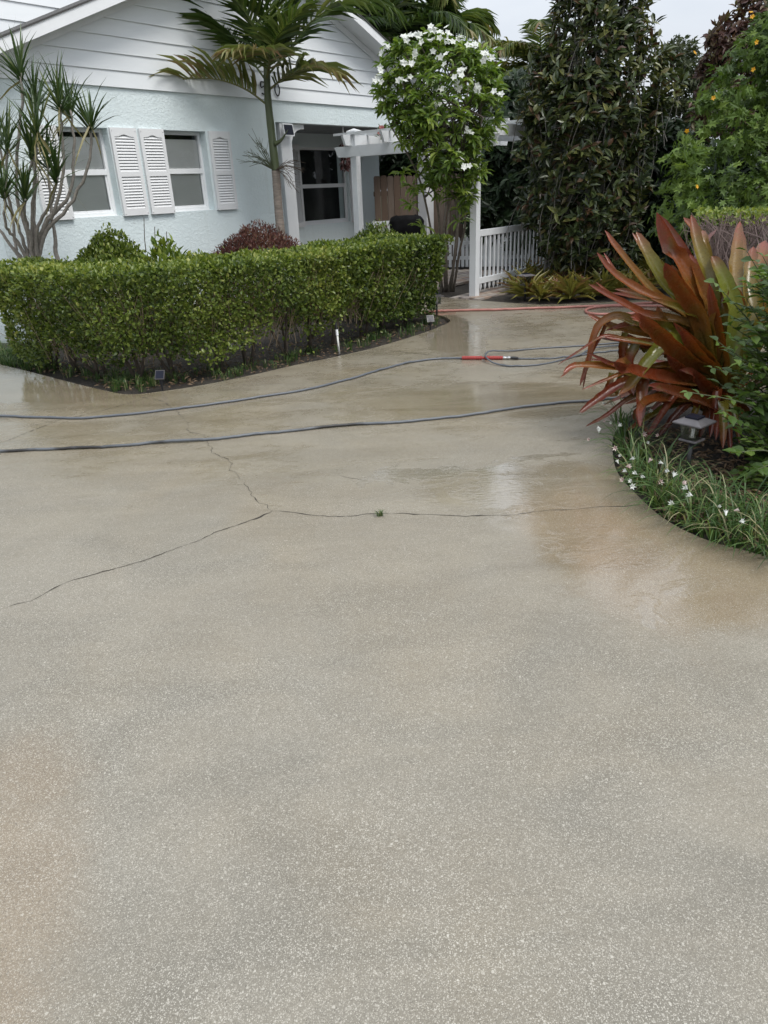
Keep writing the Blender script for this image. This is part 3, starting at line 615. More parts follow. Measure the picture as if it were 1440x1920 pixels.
# ------------------------------------------------------------------ pergola and railing
PR = V3(*G(889, 556)[:2], 0); PL = PR-HN*2.3
perg = tag(empty('pergola', PR, HROT), 'white vinyl garden pergola with two square posts beside the driveway', 'pergola')
def PW_(u, w, z): return (u, w, z)          # pergola frame: x along the house front, y towards the house
hw = 0.058
for yb in (0.0, 2.3):
    p = part(MB().box(-hw, hw, yb-hw, yb+hw, -0.03, 2.43 if yb else 2.40), 'post', M_vinyl, perg, bevel=0.004)
    c0 = MB(); c0.box(-hw-.03, hw+.03, yb-hw-.03, yb+hw+.03, 2.44, 2.462)
    c0.add([(-hw-.03, yb-hw-.03, 2.4625), (hw+.03, yb-hw-.03, 2.4625), (hw+.03, yb+hw+.03, 2.4625), (-hw-.03, yb+hw+.03, 2.4625), (0, yb, 2.50)], [(0, 1, 4), (1, 2, 4), (2, 3, 4), (3, 0, 4)])
    part(c0, 'post_cap', M_vinyl, p)
def beam(axis, a, b_, c, z0, z1, name, t=0.02, cut=0.07):
    """board with raked ends; axis x or y"""
    P = [(a+cut, z0), (b_-cut, z0), (b_, z1), (a, z1)]
    if axis == 'y': poly = [(c-t, s, z) for s, z in P]; d = (2*t, 0, 0)
    else: poly = [(s, c-t, z) for s, z in P]; d = (0, 2*t, 0)
    part(MB().prism(poly, d), name, M_vinyl, perg)
for cx_ in (-hw-.022, hw+.022): beam('y', -0.34, 2.66, cx_, 2.09, 2.245, 'beam')
for cy_ in (-0.07, 0.72, 1.52, 2.31): beam('x', -0.30, 3.6, cy_, 2.25, 2.405, 'rafter', 0.021)
for cx2 in np.arange(-0.1, 3.5, 0.42): part(MB().box(cx2-.018, cx2+.018, -0.35, 2.65, 2.407, 2.442), 'purlin', M_vinyl, perg)
part(MB().box(3.2-hw, 3.2+hw, -hw, hw, -.03, 2.25), 'post', M_vinyl, perg)
rail = tag(empty('railing', PR+HD*0.06, HROT), 'white picket railing running right from the pergola post', 'railing')
part(MB().box(0.0, 2.62, -0.022, 0.022, 0.87, 0.965), 'top_rail', M_vinyl, rail, bevel=0.004)
part(MB().box(0.0, 2.62, -0.022, 0.022, 0.175, 0.265), 'bottom_rail', M_vinyl, rail, bevel=0.004)
for z_ in (0.858, 0.163): part(MB().box(-0.004, 0.05, -0.03, 0.03, z_, z_+.114), 'bracket', M_vinyl, rail)
pk = MB(); 
pk.add([(-.017, -.012, .12), (.017, -.012, .12), (.017, .012, .12), (-.017, .012, .12), (-.017, -.012, .9), (.017, -.012, .9), (.017, .012, .9), (-.017, .012, .9), (0, 0, .055)],
       [(0, 1, 5, 4), (1, 2, 6, 5), (2, 3, 7, 6), (3, 0, 4, 7), (4, 5, 6, 7), (1, 0, 8), (2, 1, 8), (3, 2, 8), (0, 3, 8)])
pm = pk.mesh('picket'); pm.materials.append(M_vinyl)
for k in range(19):
    o = bpy.data.objects.new('picket', pm); COL.objects.link(o); o.parent = rail; o.location = (0.125+0.133*k, 0, 0)

# ------------------------------------------------------------------ fences, grill, paving behind the pergola
fence = tag(empty('wood_fence', A(706, 440, 17.0)*V3(1, 1, 0)), 'weathered brown board fence behind the porch corner', 'fence')
f0 = A(700, 331, 16.2)[:2]; f1 = A(850, 331, 16.6)[:2]; fd = unit(V3(*(f1-f0), 0)); fn = V3(fd[1], -fd[0], 0); k = 0
s = 0.0
while s < 1.9:
    c = V3(*f0, 0)+fd*(s+.07); h = 1.83+rng.normal()*.006
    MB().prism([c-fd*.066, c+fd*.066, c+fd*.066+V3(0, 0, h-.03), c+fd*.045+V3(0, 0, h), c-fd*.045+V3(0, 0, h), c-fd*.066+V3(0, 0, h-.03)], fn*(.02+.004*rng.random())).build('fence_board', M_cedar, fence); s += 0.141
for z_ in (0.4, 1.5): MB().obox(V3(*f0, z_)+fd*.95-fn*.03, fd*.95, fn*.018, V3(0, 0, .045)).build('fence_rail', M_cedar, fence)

def picket_run(p0, p1, zb, zt, rails, n, label, wd_=0.03, cap=True):
    d = p1-p0; L = np.linalg.norm(d); d = d/L; nn = V3(d[1], -d[0], 0)
    root = tag(empty('picket_fence', V3(p0[0], p0[1], 0)), label, 'fence')
    for z_ in rails: MB().obox(p0+d*L/2+V3(0, 0, z_), d*L/2, nn*.015, V3(0, 0, .035)).build('rail', M_vinyl, root)
    for k in range(n):
        c = p0+d*L*(k+.5)/n
        MB().prism([c-d*wd_+V3(0, 0, zb), c+d*wd_+V3(0, 0, zb), c+d*wd_+V3(0, 0, zt-.04), c+V3(0, 0, zt), c-d*wd_+V3(0, 0, zt-.04)], nn*.02+nn*0).build('picket', M_vinyl, root)
    return root
def flat(p): return V3(p[0], p[1], 0)
picket_run(flat(G(825, 503)), flat(G(1000, 500)), 0.02, 0.62, (0.2, 0.5), 22, 'low white picket fence in the shade behind the pergola')
picket_run(flat(A(697, 400, 15.3)), flat(A(790, 400, 15.6)), 0.1, 1.0, (0.2, 0.97), 11, 'greyish picket railing beside the covered grill', 0.025)

gp = flat(A(762, 420, 14.8)); grill = tag(empty('covered_grill', gp), 'barbecue grill under a black fabric cover behind the hedge', 'grill')
cp = MB(); prof = [(-.34, .0), (.34, .0)]
rings = []
for (z_, a_, b2) in ((0.45, .20, .16), (0.62, .27, .22), (0.82, .32, .26), (1.02, .33, .27), (1.07, .30, .22), (1.10, .20, .14)):
    rings.append([(gp[0]+a_*math.copysign(abs(math.cos(t_))**.5, math.cos(t_))*(1+.05*math.sin(5*t_+z_*9)), gp[1]+b2*math.copysign(abs(math.sin(t_))**.5, math.sin(t_)), z_+.02*math.sin(3*t_)) for t_ in np.linspace(0, 2*math.pi, 20, endpoint=False)])
nv = 20; cp.add([v for r_ in rings for v in r_], [(i*nv+k, i*nv+(k+1) % nv, (i+1)*nv+(k+1) % nv, (i+1)*nv+k) for i in range(5) for k in range(nv)]+[tuple(5*nv+k for k in range(nv))])
cp.build('cover', M_cloth, grill, smooth=True)
for sx_ in (-.14, .14):
    for sy in (-.1, .1): MB().tube([gp+V3(sx_, sy, 0), gp+V3(sx_, sy, .5)], .015, 6).build('leg', M_dark, grill)

def pavers(name, org, dx, dy, nu, nv_, lu, lv, z, clipf=None):
    root = tag(empty(name, (org[0], org[1], z)), kind='structure')
    me = MB().box(-.5, .5, -.5, .5, -.04, 0).mesh('paver'); me.materials.append(M_paver)
    ang = math.atan2(dx[1], dx[0])
    for j in range(nv_):
        for i in range(nu):
            c = org+dx*(i+.5+(.5 if j % 2 else 0))*lu+dy*(j+.5)*lv
            if clipf and not clipf(c): continue
            o = bpy.data.objects.new('paver', me); COL.objects.link(o); o.parent = root
            o.location = (c[0]-org[0], c[1]-org[1], rng.normal()*.002); o.rotation_euler = (0, 0, ang+rng.normal()*.012); o.scale = (lu-.008, lv-.008, 1)
    return root
pavers('paver_path', flat(G(896, 563)), HD, -HN, 9, 5, 0.21, 0.105, 0.012)
pavers('patio', flat(G(820, 543)), HD, unit(-HN), 12, 18, 0.21, 0.14, 0.03)
# ------------------------------------------------------------------ foliage materials
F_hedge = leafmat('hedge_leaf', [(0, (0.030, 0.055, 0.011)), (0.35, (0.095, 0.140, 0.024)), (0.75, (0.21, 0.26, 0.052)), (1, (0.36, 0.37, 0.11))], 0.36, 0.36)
F_green = leafmat('shrub_leaf', [(0, (0.028, 0.055, 0.012)), (0.5, (0.07, 0.125, 0.024)), (1, (0.15, 0.21, 0.045))], 0.42, 0.28)
F_lime = leafmat('lime_leaf', [(0, (0.06, 0.11, 0.015)), (0.5, (0.16, 0.22, 0.03)), (1, (0.30, 0.32, 0.05))], 0.45, 0.35)
F_redmound = leafmat('russet_leaf', [(0, (0.03, 0.015, 0.012)), (0.35, (0.10, 0.035, 0.03)), (0.7, (0.17, 0.07, 0.05)), (1, (0.16, 0.12, 0.05))], 0.55, 0.2)
F_plum = leafmat('spoon_leaf', [(0, (0.045, 0.085, 0.013)), (0.5, (0.12, 0.195, 0.03)), (1, (0.25, 0.32, 0.06))], 0.33, 0.40)
F_magn = leafmat('leathery_leaf', [(0, (0.016, 0.028, 0.011)), (0.45, (0.055, 0.078, 0.025)), (0.76, (0.14, 0.15, 0.048)), (0.84, (0.085, 0.055, 0.028)), (0.96, (0.075, 0.035, 0.02)), (1, (0.22, 0.22, 0.07))], 0.32, 0.18, 0.5)
F_mari = leafmat('soft_lobed_leaf', [(0, (0.034, 0.066, 0.012)), (0.5, (0.11, 0.18, 0.03)), (1, (0.22, 0.30, 0.06))], 0.5, 0.3)
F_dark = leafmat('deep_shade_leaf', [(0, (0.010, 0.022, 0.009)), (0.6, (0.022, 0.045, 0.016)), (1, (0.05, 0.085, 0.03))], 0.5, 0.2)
F_olive = leafmat('olive_leaf', [(0, (0.03, 0.045, 0.02)), (0.6, (0.07, 0.085, 0.04)), (1, (0.12, 0.13, 0.07))], 0.5, 0.25)
F_burg = leafmat('burgundy_leaf', [(0, (0.04, 0.02, 0.018)), (0.4, (0.11, 0.05, 0.042)), (0.7, (0.13, 0.10, 0.05)), (1, (0.14, 0.16, 0.06))], 0.5, 0.25)
F_palm = leafmat('palm_leaflet', [(0, (0.022, 0.045, 0.012)), (0.35, (0.055, 0.095, 0.022)), (0.7, (0.15, 0.18, 0.05)), (0.86, (0.24, 0.21, 0.09)), (1, (0.20, 0.125, 0.075))], 0.36, 0.30)
F_drac = leafmat('dracaena_leaf', [(0, (0.022, 0.045, 0.014)), (0.6, (0.05, 0.09, 0.026)), (0.9, (0.13, 0.16, 0.05)), (1, (0.25, 0.20, 0.10))], 0.38, 0.2)
F_brom = leafmat('small_bromeliad_leaf', [(0, (0.08, 0.08, 0.025)), (0.3, (0.19, 0.19, 0.045)), (0.6, (0.27, 0.23, 0.06)), (0.8, (0.22, 0.09, 0.05)), (1, (0.30, 0.20, 0.12))], 0.4, 0.25)
F_grass = leafmat('grass_blade', [(0, (0.02, 0.045, 0.012)), (0.5, (0.06, 0.12, 0.03)), (0.85, (0.15, 0.20, 0.06)), (1, (0.30, 0.28, 0.16))], 0.45, 0.3)
F_petal = leafmat('white_petal', [(0, (0.72, 0.74, 0.68)), (1, (0.86, 0.87, 0.85))], 0.5, 0.35, tint=(1, 1, 1))
F_pinkpetal = leafmat('faded_petal', [(0, (0.62, 0.45, 0.42)), (1, (0.8, 0.72, 0.68))], 0.5, 0.35, tint=(1, 1, 1))
F_yellow = leafmat('yellow_petal', [(0, (0.62, 0.28, 0.012)), (1, (0.75, 0.45, 0.02))], 0.5, 0.3)
F_dry = leafmat('dry_leaf', [(0, (0.10, 0.06, 0.035)), (1, (0.28, 0.20, 0.12))], 0.7, 0.1)

def side_normals(ax):
    """blade normals that look mostly up"""
    n = np.tile(V3(0, 0, 1), (len(ax), 1)) + rng.normal(size=ax.shape)*0.35
    return n

# ------------------------------------------------------------------ clipped hedge
HC = np.array([[-3.62, 7.75, 0], [-3.2, 7.5, 0], [-2.55, 7.02, 0], [-2.0, 7.02, 0], [-1.45, 7.3, 0], [-0.95, 7.78, 0], [-0.45, 8.35, 0], [0.0, 8.9, 0], [0.32, 9.32, 0], [0.53, 9.58, 0]])
hc = crv(HC, 120); hs_ = np.r_[0, np.cumsum(np.linalg.norm(np.diff(hc, axis=0), axis=1))]; HL = hs_[-1]
hT = units(np.gradient(hc, axis=0)); hN = np.stack([hT[:, 1], -hT[:, 0], 0*hT[:, 0]], 1)     # points to the driveway
def at_s(s): return np.stack([np.interp(s, hs_, hc[:, k]) for k in range(3)], 1), units(np.stack([np.interp(s, hs_, hN[:, k]) for k in range(3)], 1)), units(np.stack([np.interp(s, hs_, hT[:, k]) for k in range(3)], 1))
hedge = tag(empty('hedge', (-1.5, 7.4, 0)), 'long clipped green hedge curving along the edge of the driveway', 'hedge')
def hedge_points(n):
    s = rng.random(n)*(HL+0.5)-0.25; face = rng.random(n)
    top = face < 0.36; front = (face >= 0.36) & (face < 0.80)
    z = np.where(top, 1.0, 1.03*rng.random(n)**0.8)
    half = 0.24+0.20*np.clip(z/0.9, 0, 1)
    depth = rng.exponential(0.07, n)
    c, nn, tt = at_s(np.clip(s, 0, HL))
    endtaper = np.clip((0.25+np.minimum(s, HL-s))/0.25, 0, 1)**0.5
    x = np.where(top, (rng.random(n)*2-1)*half, np.where(front, half, -half))
    lump = vnoise(np.c_[s*1.0, x, z], 2.3)*0.085+vnoise(np.c_[s, x, z], 8.0, 3)*0.05+np.maximum(0, rng.normal(size=n)-1.6)*.05
    x2 = np.where(top, x, np.sign(x)*(half-depth+lump)*endtaper)
    z2 = np.where(top, 1.03-depth*0.8+lump*0.6, z)
    P = c + nn*x2[:, None] + tt*np.where(s < 0, s, np.where(s > HL, s-HL, 0))[:, None]; P[:, 2] = z2
    out = np.where(top[:, None], V3(0, 0, 1), nn*np.sign(x)[:, None])
    out = np.where(((s < 0.05) & ~top)[:, None], out*.4-tt, out); out = np.where(((s > HL-.05) & ~top)[:, None], out*.4+tt, out)
    # thin out the bottom: bare legs with gaps
    g = vnoise(np.c_[s, x*0.3, z*0.5], 2.1, 5)
    q_ = np.clip(s, 0, HL)/HL     # arches between the shrubs' feet
    arch = np.interp(q_, [0, .07, .16, .25, .32, .38, .46, .54, .62, .70, .78, .88, 1], [.05, .06, .42, .10, .26, .08, .14, .34, .10, .40, .14, .10, .05])
    keepp = np.clip((z2-arch*(1+.5*g)-0.16*np.clip(g, 0, 1))/0.10, 0.03, 1)
    keepp *= np.clip(1.15+1.6*vnoise(np.c_[s, x, z*1.4], 3.6, 9), 0.35, 1)
    k = rng.random(n) < keepp
    return P[k], units(out[k]), s[k], top[k]
P, Ou, s_, tp = hedge_points(86000)
n = len(P); ax = units(Ou*0.5+rng.normal(size=(n, 3))*0.55+V3(0, 0, 0.35)); nm = units(Ou*0.8+V3(0, 0, 0.5)+rng.normal(size=(n, 3))*0.5)
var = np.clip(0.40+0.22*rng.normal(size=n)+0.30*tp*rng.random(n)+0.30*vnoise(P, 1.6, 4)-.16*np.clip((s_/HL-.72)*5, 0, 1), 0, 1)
big = 0.6+0.55*rng.random(n)+0.5*(rng.random(n) < .12)*rng.random(n); big *= np.where(s_ > HL*0.62, 1.15, 1.0)
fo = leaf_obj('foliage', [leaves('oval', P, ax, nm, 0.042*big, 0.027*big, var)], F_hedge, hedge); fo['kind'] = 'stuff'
tw = MB()
for k in range(620):
    s0 = rng.random(1)*HL; c, nn, tt = at_s(s0); c, nn, tt = c[0], nn[0], tt[0]
    side = 0.40*rng.random()**0.5*(1 if rng.random() < .8 else -1); b0 = c+nn*side*0.55+V3(0, 0, 0.12+0.45*rng.random())
    h = 0.25+0.4*rng.random(); d = V3(*rng.normal(size=2)*.1, 0)+nn*side*.35
    e = b0+d+V3(0, 0, h); e[2] = min(e[2], 1.0)
    tw.tube(crv([b0, (b0+e)/2+V3(*rng.normal(size=3)*.025), e], 4), np.linspace(.0038, .0016, 4), 3, cap=False)
to = tw.build('twigs', M_twig, hedge); to['kind'] = 'stuff'
for s0 in np.arange(0.15, HL, 0.42):
    c, nn, tt = at_s(np.array([s0+rng.normal()*.05])); c, nn, tt = c[0], nn[0], tt[0]; m = MB()
    for k in range(3):
        e = c+nn*rng.normal()*.12+tt*rng.normal()*.12+V3(0, 0, .55+.2*rng.random()); b0 = c+V3(*rng.normal(size=2)*.03, -.05)
        m.tube(crv([b0, (b0+e)/2+V3(*rng.normal(size=2)*.05, 0), e], 6), np.linspace(.02, .007, 6), 6)
    m.build('stem', M_barkdark, hedge, smooth=True)

# ------------------------------------------------------------------ mounds behind the hedge
def mound(name, label, cat, c, rx, ry, h, n, kind, L, Wd, mat, zb=0.0, upw=0.5, seed=1, varf=None):
    root = tag(empty(name, (c[0], c[1], 0)), label, cat)
    d = rdir(n); d[:, 2] = np.abs(d[:, 2]); r = 1-np.abs(rng.normal(size=n))*0.12
    lump = 1+0.10*vnoise(d*1.0, 2.4, seed)+0.06*vnoise(d, 6.0, seed+1)
    P = np.c_[c[0]+d[:, 0]*rx*r*lump, c[1]+d[:, 1]*ry*r*lump, zb+d[:, 2]*(h-zb)*r*lump]
    ax = units(d*0.6+rng.normal(size=(n, 3))*0.5+V3(0, 0, upw)); nm = units(d+V3(0, 0, .4)+rng.normal(size=(n, 3))*.5)
    sz = 0.75+.5*rng.random(n); var = np.clip(0.45+.22*rng.normal(size=n)+.25*vnoise(P, 3.0, seed+2), 0, 1)
    o = leaf_obj('foliage', [leaves(kind, P, ax, nm, L*sz, Wd*sz, var)], mat, root); o['kind'] = 'stuff'
    m = MB()
    for k in range(14):
        e = V3(c[0], c[1], 0)+V3(rng.normal()*rx*.35, rng.normal()*ry*.35, h*(.55+.25*rng.random()))
        m.tube(crv([V3(c[0], c[1], -.05), (V3(c[0], c[1], 0)+e)/2+V3(*rng.normal(size=2)*.05, 0), e], 5), np.linspace(.014, .005, 5), 5)
    m.build('stems', M_barkdark, root); return root
c = A(205, 470, 9.1); mound('rounded_shrub', 'green rounded shrub under the left window behind the hedge', 'shrub', c, .62, .42, A(205, 434, 9.1)[2], 11000, 'oval', .048, .030, F_hedge)
c = A(305, 470, 8.7); lime = mound('croton_plant', 'yellow-green leafy plant beside the green rounded shrub', 'plant', c, .36, .3, A(290, 450, 8.7)[2], 800, 'oval', .12, .04, F_lime, upw=.4)
c = A(483, 470, 10.4); mound('russet_shrub', 'clipped reddish brown shrub at the foot of the palm', 'shrub', c, .84, .65, A(483, 422, 10.4)[2], 21000, 'diamond', .05, .014, F_redmound)
c = A(705, 440, 10.2); mound('feathery_shrub', 'light green feathery shrub rising behind the hedge end', 'shrub', c, .58, .45, A(705, 419, 10.2)[2], 6000, 'diamond', .06, .02, F_hedge)
sp = MB()
for x, y0, y1 in ((270, 447, 408), (290, 452, 425), (312, 455, 434)):
    sp.tube(crv([A(x+4, y0+25, 8.75), A(x+1, y0, 8.75), A(x, y1, 8.75)], 5), np.linspace(.006, .004, 5), 5)
sp.build('flower_spikes', M_barkdark, lime)

# ------------------------------------------------------------------ dracaena at the left
plain('grey_stem', (0.33, 0.30, 0.265), 0.8, 0.4, 25, bstr=0.5)
drac = tag(empty('dracaena', A(62, 500, 8.75)*V3(1, 1, 0)), 'many-stemmed dracaena with spiky leaf tufts against the left wall', 'plant')
STEMS = [  # pixels of each stem from the base up, and distances from the camera
    ([(66, 520), (52, 440), (30, 360), (36, 240), (42, 190), (38, 135)], 8.8, 8.7),
    ([(70, 520), (64, 430), (66, 340), (62, 260), (70, 190)], 8.8, 8.9),
    ([(72, 520), (76, 440), (100, 400), (118, 330), (116, 250), (113, 195)], 8.8, 8.6),
    ([(74, 520), (84, 420), (128, 370), (138, 300), (137, 250), (133, 205)], 8.8, 8.9),
    ([(76, 520), (82, 440), (122, 395), (160, 330), (170, 270), (168, 230)], 8.8, 8.6),
    ([(70, 520), (60, 420), (66, 330), (68, 245)], 8.8, 8.4),
    ([(64, 520), (40, 440), (15, 370), (12, 275)], 8.8, 8.5),
    ([(68, 520), (50, 430), (46, 370), (62, 290)], 8.8, 8.5),
    ([(74, 520), (70, 430), (96, 380), (108, 330)], 8.8, 8.35),
    ([(66, 520), (56, 440), (44, 400), (46, 372)], 8.8, 8.3),
    ([(64, 520), (30, 450), (10, 420), (8, 360)], 8.8, 8.3),
    ([(62, 520), (20, 460), (-15, 400), (-20, 320)], 8.8, 8.5),
    ([(40, 500), (28, 460), (22, 400), (-4, 260)], 8.9, 8.9),
    ([(110, 500), (104, 450), (97, 400), (92, 340), (88, 300)], 8.9, 8.9)]
tops = []
for px, y0, y1 in STEMS:
    n = len(px); P = [A(x, y, y0+(y1-y0)*i/(n-1)) for i, (x, y) in enumerate(px)]
    P = crv([P[0]*V3(1, 1, 0)+V3(0, 0, -.05)]+P, 26); P[1:] += rng.normal(size=(25, 3))*.006
    MB().tube(P, np.interp(np.linspace(0, 1, 26), [0, .25, .5, 1], [.034, .026, .018, .012]), 8).build('stem', MATS['grey_stem'], drac, smooth=True)
    tops.append((P[-1], unit(P[-1]-P[-4])))
for (p, d) in tops:
    n = 38; t = rng.random(n); az = rng.random(n)*2*np.pi; el = np.clip(1.35-1.15*t**1.3+rng.normal(size=n)*.12, -.5, 1.5)
    dirs = np.c_[np.cos(az)*np.cos(el), np.sin(az)*np.cos(el), np.sin(el)]; dirs = units(dirs+d*.25)
    old = rng.random(n) < .07; dirs[old] = units(dirs[old]*V3(1, 1, 0)-V3(0, 0, .5))
    L = .33+.20*rng.random(n); var = np.where(old, .97, np.clip(.35+.2*rng.normal(size=n)+.2*(1-t), 0, .92))
    pos = p-d*(.09*t)[:, None]+rng.normal(size=(n, 3))*.006
    leaf_obj('leaf_tuft', [leaves('blade', pos, dirs, np.tile(V3(0, 0, 1), (n, 1))+rng.normal(size=(n, 3))*.3, L, .021, var)], F_drac, drac)

# ------------------------------------------------------------------ feather palms
def frond(parent, pts, L0, wd_, npair, mat, var0, tipdry=0.0, fold=0.55, up=None, droop=0.25, rach=.016, spread=1.0, vmap=None):
    """one feather leaf: rachis through pts with leaflets on both sides"""
    P = crv(pts, 40); T = units(np.gradient(P, axis=0)); upv = V3(0, 0, 1) if up is None else unit(np.asarray(up, float))
    m = MB(); m.tube(P, np.linspace(rach, .003, 40), 5, var=min(var0+.2, .8)); V0, F0, A0 = m.v, m.f, m.a
    t = np.linspace(.12, 1, npair); idx = t*39
    pos, ax, nm, LL, vv = [], [], [], [], []
    for k, i in enumerate(idx):
        i0 = min(int(i), 38); f = i-i0; p = P[i0]*(1-f)+P[i0+1]*f; tg = unit(T[i0]*(1-f)+T[i0+1]*f)
        side = unit(np.cross(tg, upv)); u2 = np.cross(side, tg)
        for sg in (-1, 1):
            tt = t[k]; out = side*sg*spread*(1-.35*tt)+tg*(.45+.9*tt**2)+u2*fold*(1-tt*.5)-V3(0, 0, droop*tt)
            pos.append(p); ax.append(out+rng.normal(size=3)*.10); nm.append(u2-side*sg*.5*fold+rng.normal(size=3)*.15)
            LL.append(L0*(math.sin(math.pi*min(.18+.72*tt, 1))*.85+.22)*(.88+.24*rng.random()))
            dry = max(0, (tt-(1-tipdry))/max(tipdry, .01)) if tipdry else 0
            vv.append(np.clip(var0+.12*rng.normal()+dry*(.95-var0)*(.6+.5*rng.random()), 0, 1))
    V, fl, tt_, a = leaves('strap', np.array(pos), np.array(ax), np.array(nm), np.array(LL), wd_, np.array(vv))
    flat0 = np.array([i for f in F0 for i in f]); tot0 = np.array([len(f) for f in F0])
    me = np_mesh('frond', np.vstack([np.array(V0), V]), np.concatenate([flat0, fl+len(V0)]), np.concatenate([tot0, tt_]), np.concatenate([np.array(A0), a]))
    return link('frond', me, mat, parent)
def palm_trunk(parent, pts, r0, r1, n=40, rings=14, name='trunk', mat=None):
    P = crv(pts, n*2); r = np.linspace(r0, r1, n*2)*(1+.05*(np.sin(np.linspace(0, rings*2*np.pi, n*2))**8))
    return MB().tube(P, r, 10).build(name, mat, parent, smooth=True)
M_ptrunk = plain('ringed_palm_trunk', (0.30, 0.25, 0.21), 0.7, 0.5, 8, stretch=(1, 1, 5), bstr=.4)
M_crown = plain('green_crownshaft', (0.10, 0.125, 0.055), 0.45, 0.35, 6, stretch=(1, 1, .4))
PY = 11.9
pb = A(527, 560, PY)*V3(1, 1, 0); palm = tag(empty('palm_tree', pb), 'slender palm with arching fronds in front of the house', 'palm tree')
palm_trunk(palm, [pb+V3(0, 0, -.05), A(529, 470, PY), A(523, 400, PY), A(517, 320, PY)], .075, .062, rings=22, mat=M_ptrunk)
palm_trunk(palm, [A(517, 320, PY), A(508, 240, PY), A(502, 180, PY), A(500, 120, PY)], .062, .046, rings=2, name='crownshaft', mat=M_crown)
def pf(px, dys, **k): return frond(palm, [A(x, y, PY+d) for (x, y), d in zip(px, dys)], k.pop('L0', .55), k.pop('wd_', .032), k.pop('npair', 30), F_palm, k.pop('var0', .35), **k)
pf([(503, 198), (470, 173), (437, 157), (400, 148), (347, 148), (303, 162), (280, 187)], [0, -.05, -.1, -.15, -.25, -.3, -.35], tipdry=.85, fold=.85, var0=.58, L0=.66, droop=.1, wd_=.032, npair=38)
pf([(505, 168), (530, 148), (560, 133), (592, 126), (622, 132)], [0, -.1, -.2, -.3, -.4], tipdry=.55, fold=.3, var0=.68, L0=.72)
pf([(498, 150), (465, 105), (430, 65), (392, 30), (352, 2)], [0, .15, .25, .3, .3], var0=.36, L0=.72, npair=36, wd_=.032, fold=.3, droop=.4)
pf([(500, 130), (506, 80), (508, 30), (500, -40), (470, -110)], [0, .1, .1, 0, -.1], var0=.38, L0=.7, npair=34, wd_=.032)
pf([(503, 140), (540, 95), (585, 40), (640, 8), (700, -2), (722, 8)], [0, .0, -.1, -.2, -.3, -.4], var0=.42, L0=.7, npair=30, wd_=.032, fold=.25, droop=.4)
pf([(502, 145), (512, 95), (520, 70), (545, 40), (580, 10)], [0, -.3, -.5, -.7, -.8], var0=.45, L0=.45, wd_=.04)
pf([(500, 150), (505, 110), (495, 98), (465, 90), (432, 92)], [0, -.35, -.6, -.9, -1.1], var0=.70, tipdry=.2, L0=.55, fold=.25, wd_=.036)
pf([(500, 125), (480, 60), (450, 10), (400, -40)], [0, -.2, -.3, -.4], var0=.38, L0=.7, npair=34, wd_=.032)
pf([(502, 125), (530, 60), (570, -10), (630, -60)], [0, .2, .3, .3], var0=.36, L0=.7, npair=34, wd_=.032)
def spadix(px0, n, lo, hi, d, name='flower_stalk', mat=M_crown, w=95):
    m = MB(); p0 = A(*px0, PY-.06)
    for k in range(n):
        a = lo+(hi-lo)*(k+.5)/n+rng.normal()*.12; L = w*(.55+.5*rng.random()); e = A(px0[0]+math.cos(a)*L, px0[1]-math.sin(a)*L, PY-.06+d*rng.normal())
        mid = (p0+e)/2+V3(rng.normal()*.04, rng.normal()*.04, .06)
        q = crv([p0, mid, e], 9); m.tube(q, np.linspace(.006, .0028, 9), 4, cap=False)
        for j in (3, 5, 6):
            e2 = q[j]+(e-p0)*.28+V3(*rng.normal(size=3)*.05); m.tube([q[j], e2], [.0035, .002], 3, cap=False)
    m.build(name, mat, palm)
spadix((512, 318), 16, R(100), R(175), .15, mat=plain('green_spadix', (0.085, 0.10, 0.05), .6, .3), w=62)
spadix((518, 318), 10, R(-60), R(25), .15, mat=plain('dry_spadix', (0.12, 0.09, 0.065), .7, .3), w=60)
MB().tube(crv([A(516, 270, PY-.05), A(528, 262, PY-.12), A(540, 243, PY-.2)], 8), np.linspace(.035, .004, 8), 6).build('bract', M_crown, palm, smooth=True)

def far_palm(name, label, base, top, nf, Lf, L0, var0, wd_=.06, tipdry=.15, seed=0, elr=(-.2, 1.2), npair=44):
    root = tag(empty(name, (base[0], base[1], 0)), label, 'palm tree'); MB().tube(crv([V3(base[0], base[1], -.1), (V3(*base[:2], 0)+top)/2+V3(.1, 0, 0), top], 12), np.linspace(.14, .09, 12), 8).build('trunk', M_ptrunk, root, smooth=True)
    for k in range(nf):
        az = 2*math.pi*k/nf*1.618+seed; el = elr[0]+(elr[1]-elr[0])*((k*.618) % 1); d = V3(math.cos(az)*math.cos(el), math.sin(az)*math.cos(el), math.sin(el)); h = V3(math.cos(az), math.sin(az), 0)
        L = Lf*(.8+.3*rng.random()); p = [top, top+d*L*.35, top+d*L*.68+V3(0, 0, -.07*L)+h*.05*L, top+d*L*.86+h*.16*L+V3(0, 0, -.30*L*math.cos(el*.5))]
        frond(root, p, L0, wd_, npair, F_palm, np.clip(var0+.1*rng.normal(), .05, .9), tipdry=tipdry, fold=.3, droop=.7, rach=.02)
    return root
far_palm('feather_palm', 'large dark green palm behind the gable roof', A(795, 400, 21), A(790, 95, 21), 22, 2.4, .75, .34, tipdry=.25)
far_palm('feather_palm', 'clump palm at the right of the gable roof', A(730, 400, 19.5), A(725, 70, 19.5), 16, 2.4, .65, .3, seed=1.1)
far_palm('coconut_palm', 'pale green coconut palm in the distance between the trees', A(1010, 400, 24), A(1012, 130, 24), 20, 2.3, .60, .60, wd_=.05, seed=.4, elr=(-.5, 1.0))
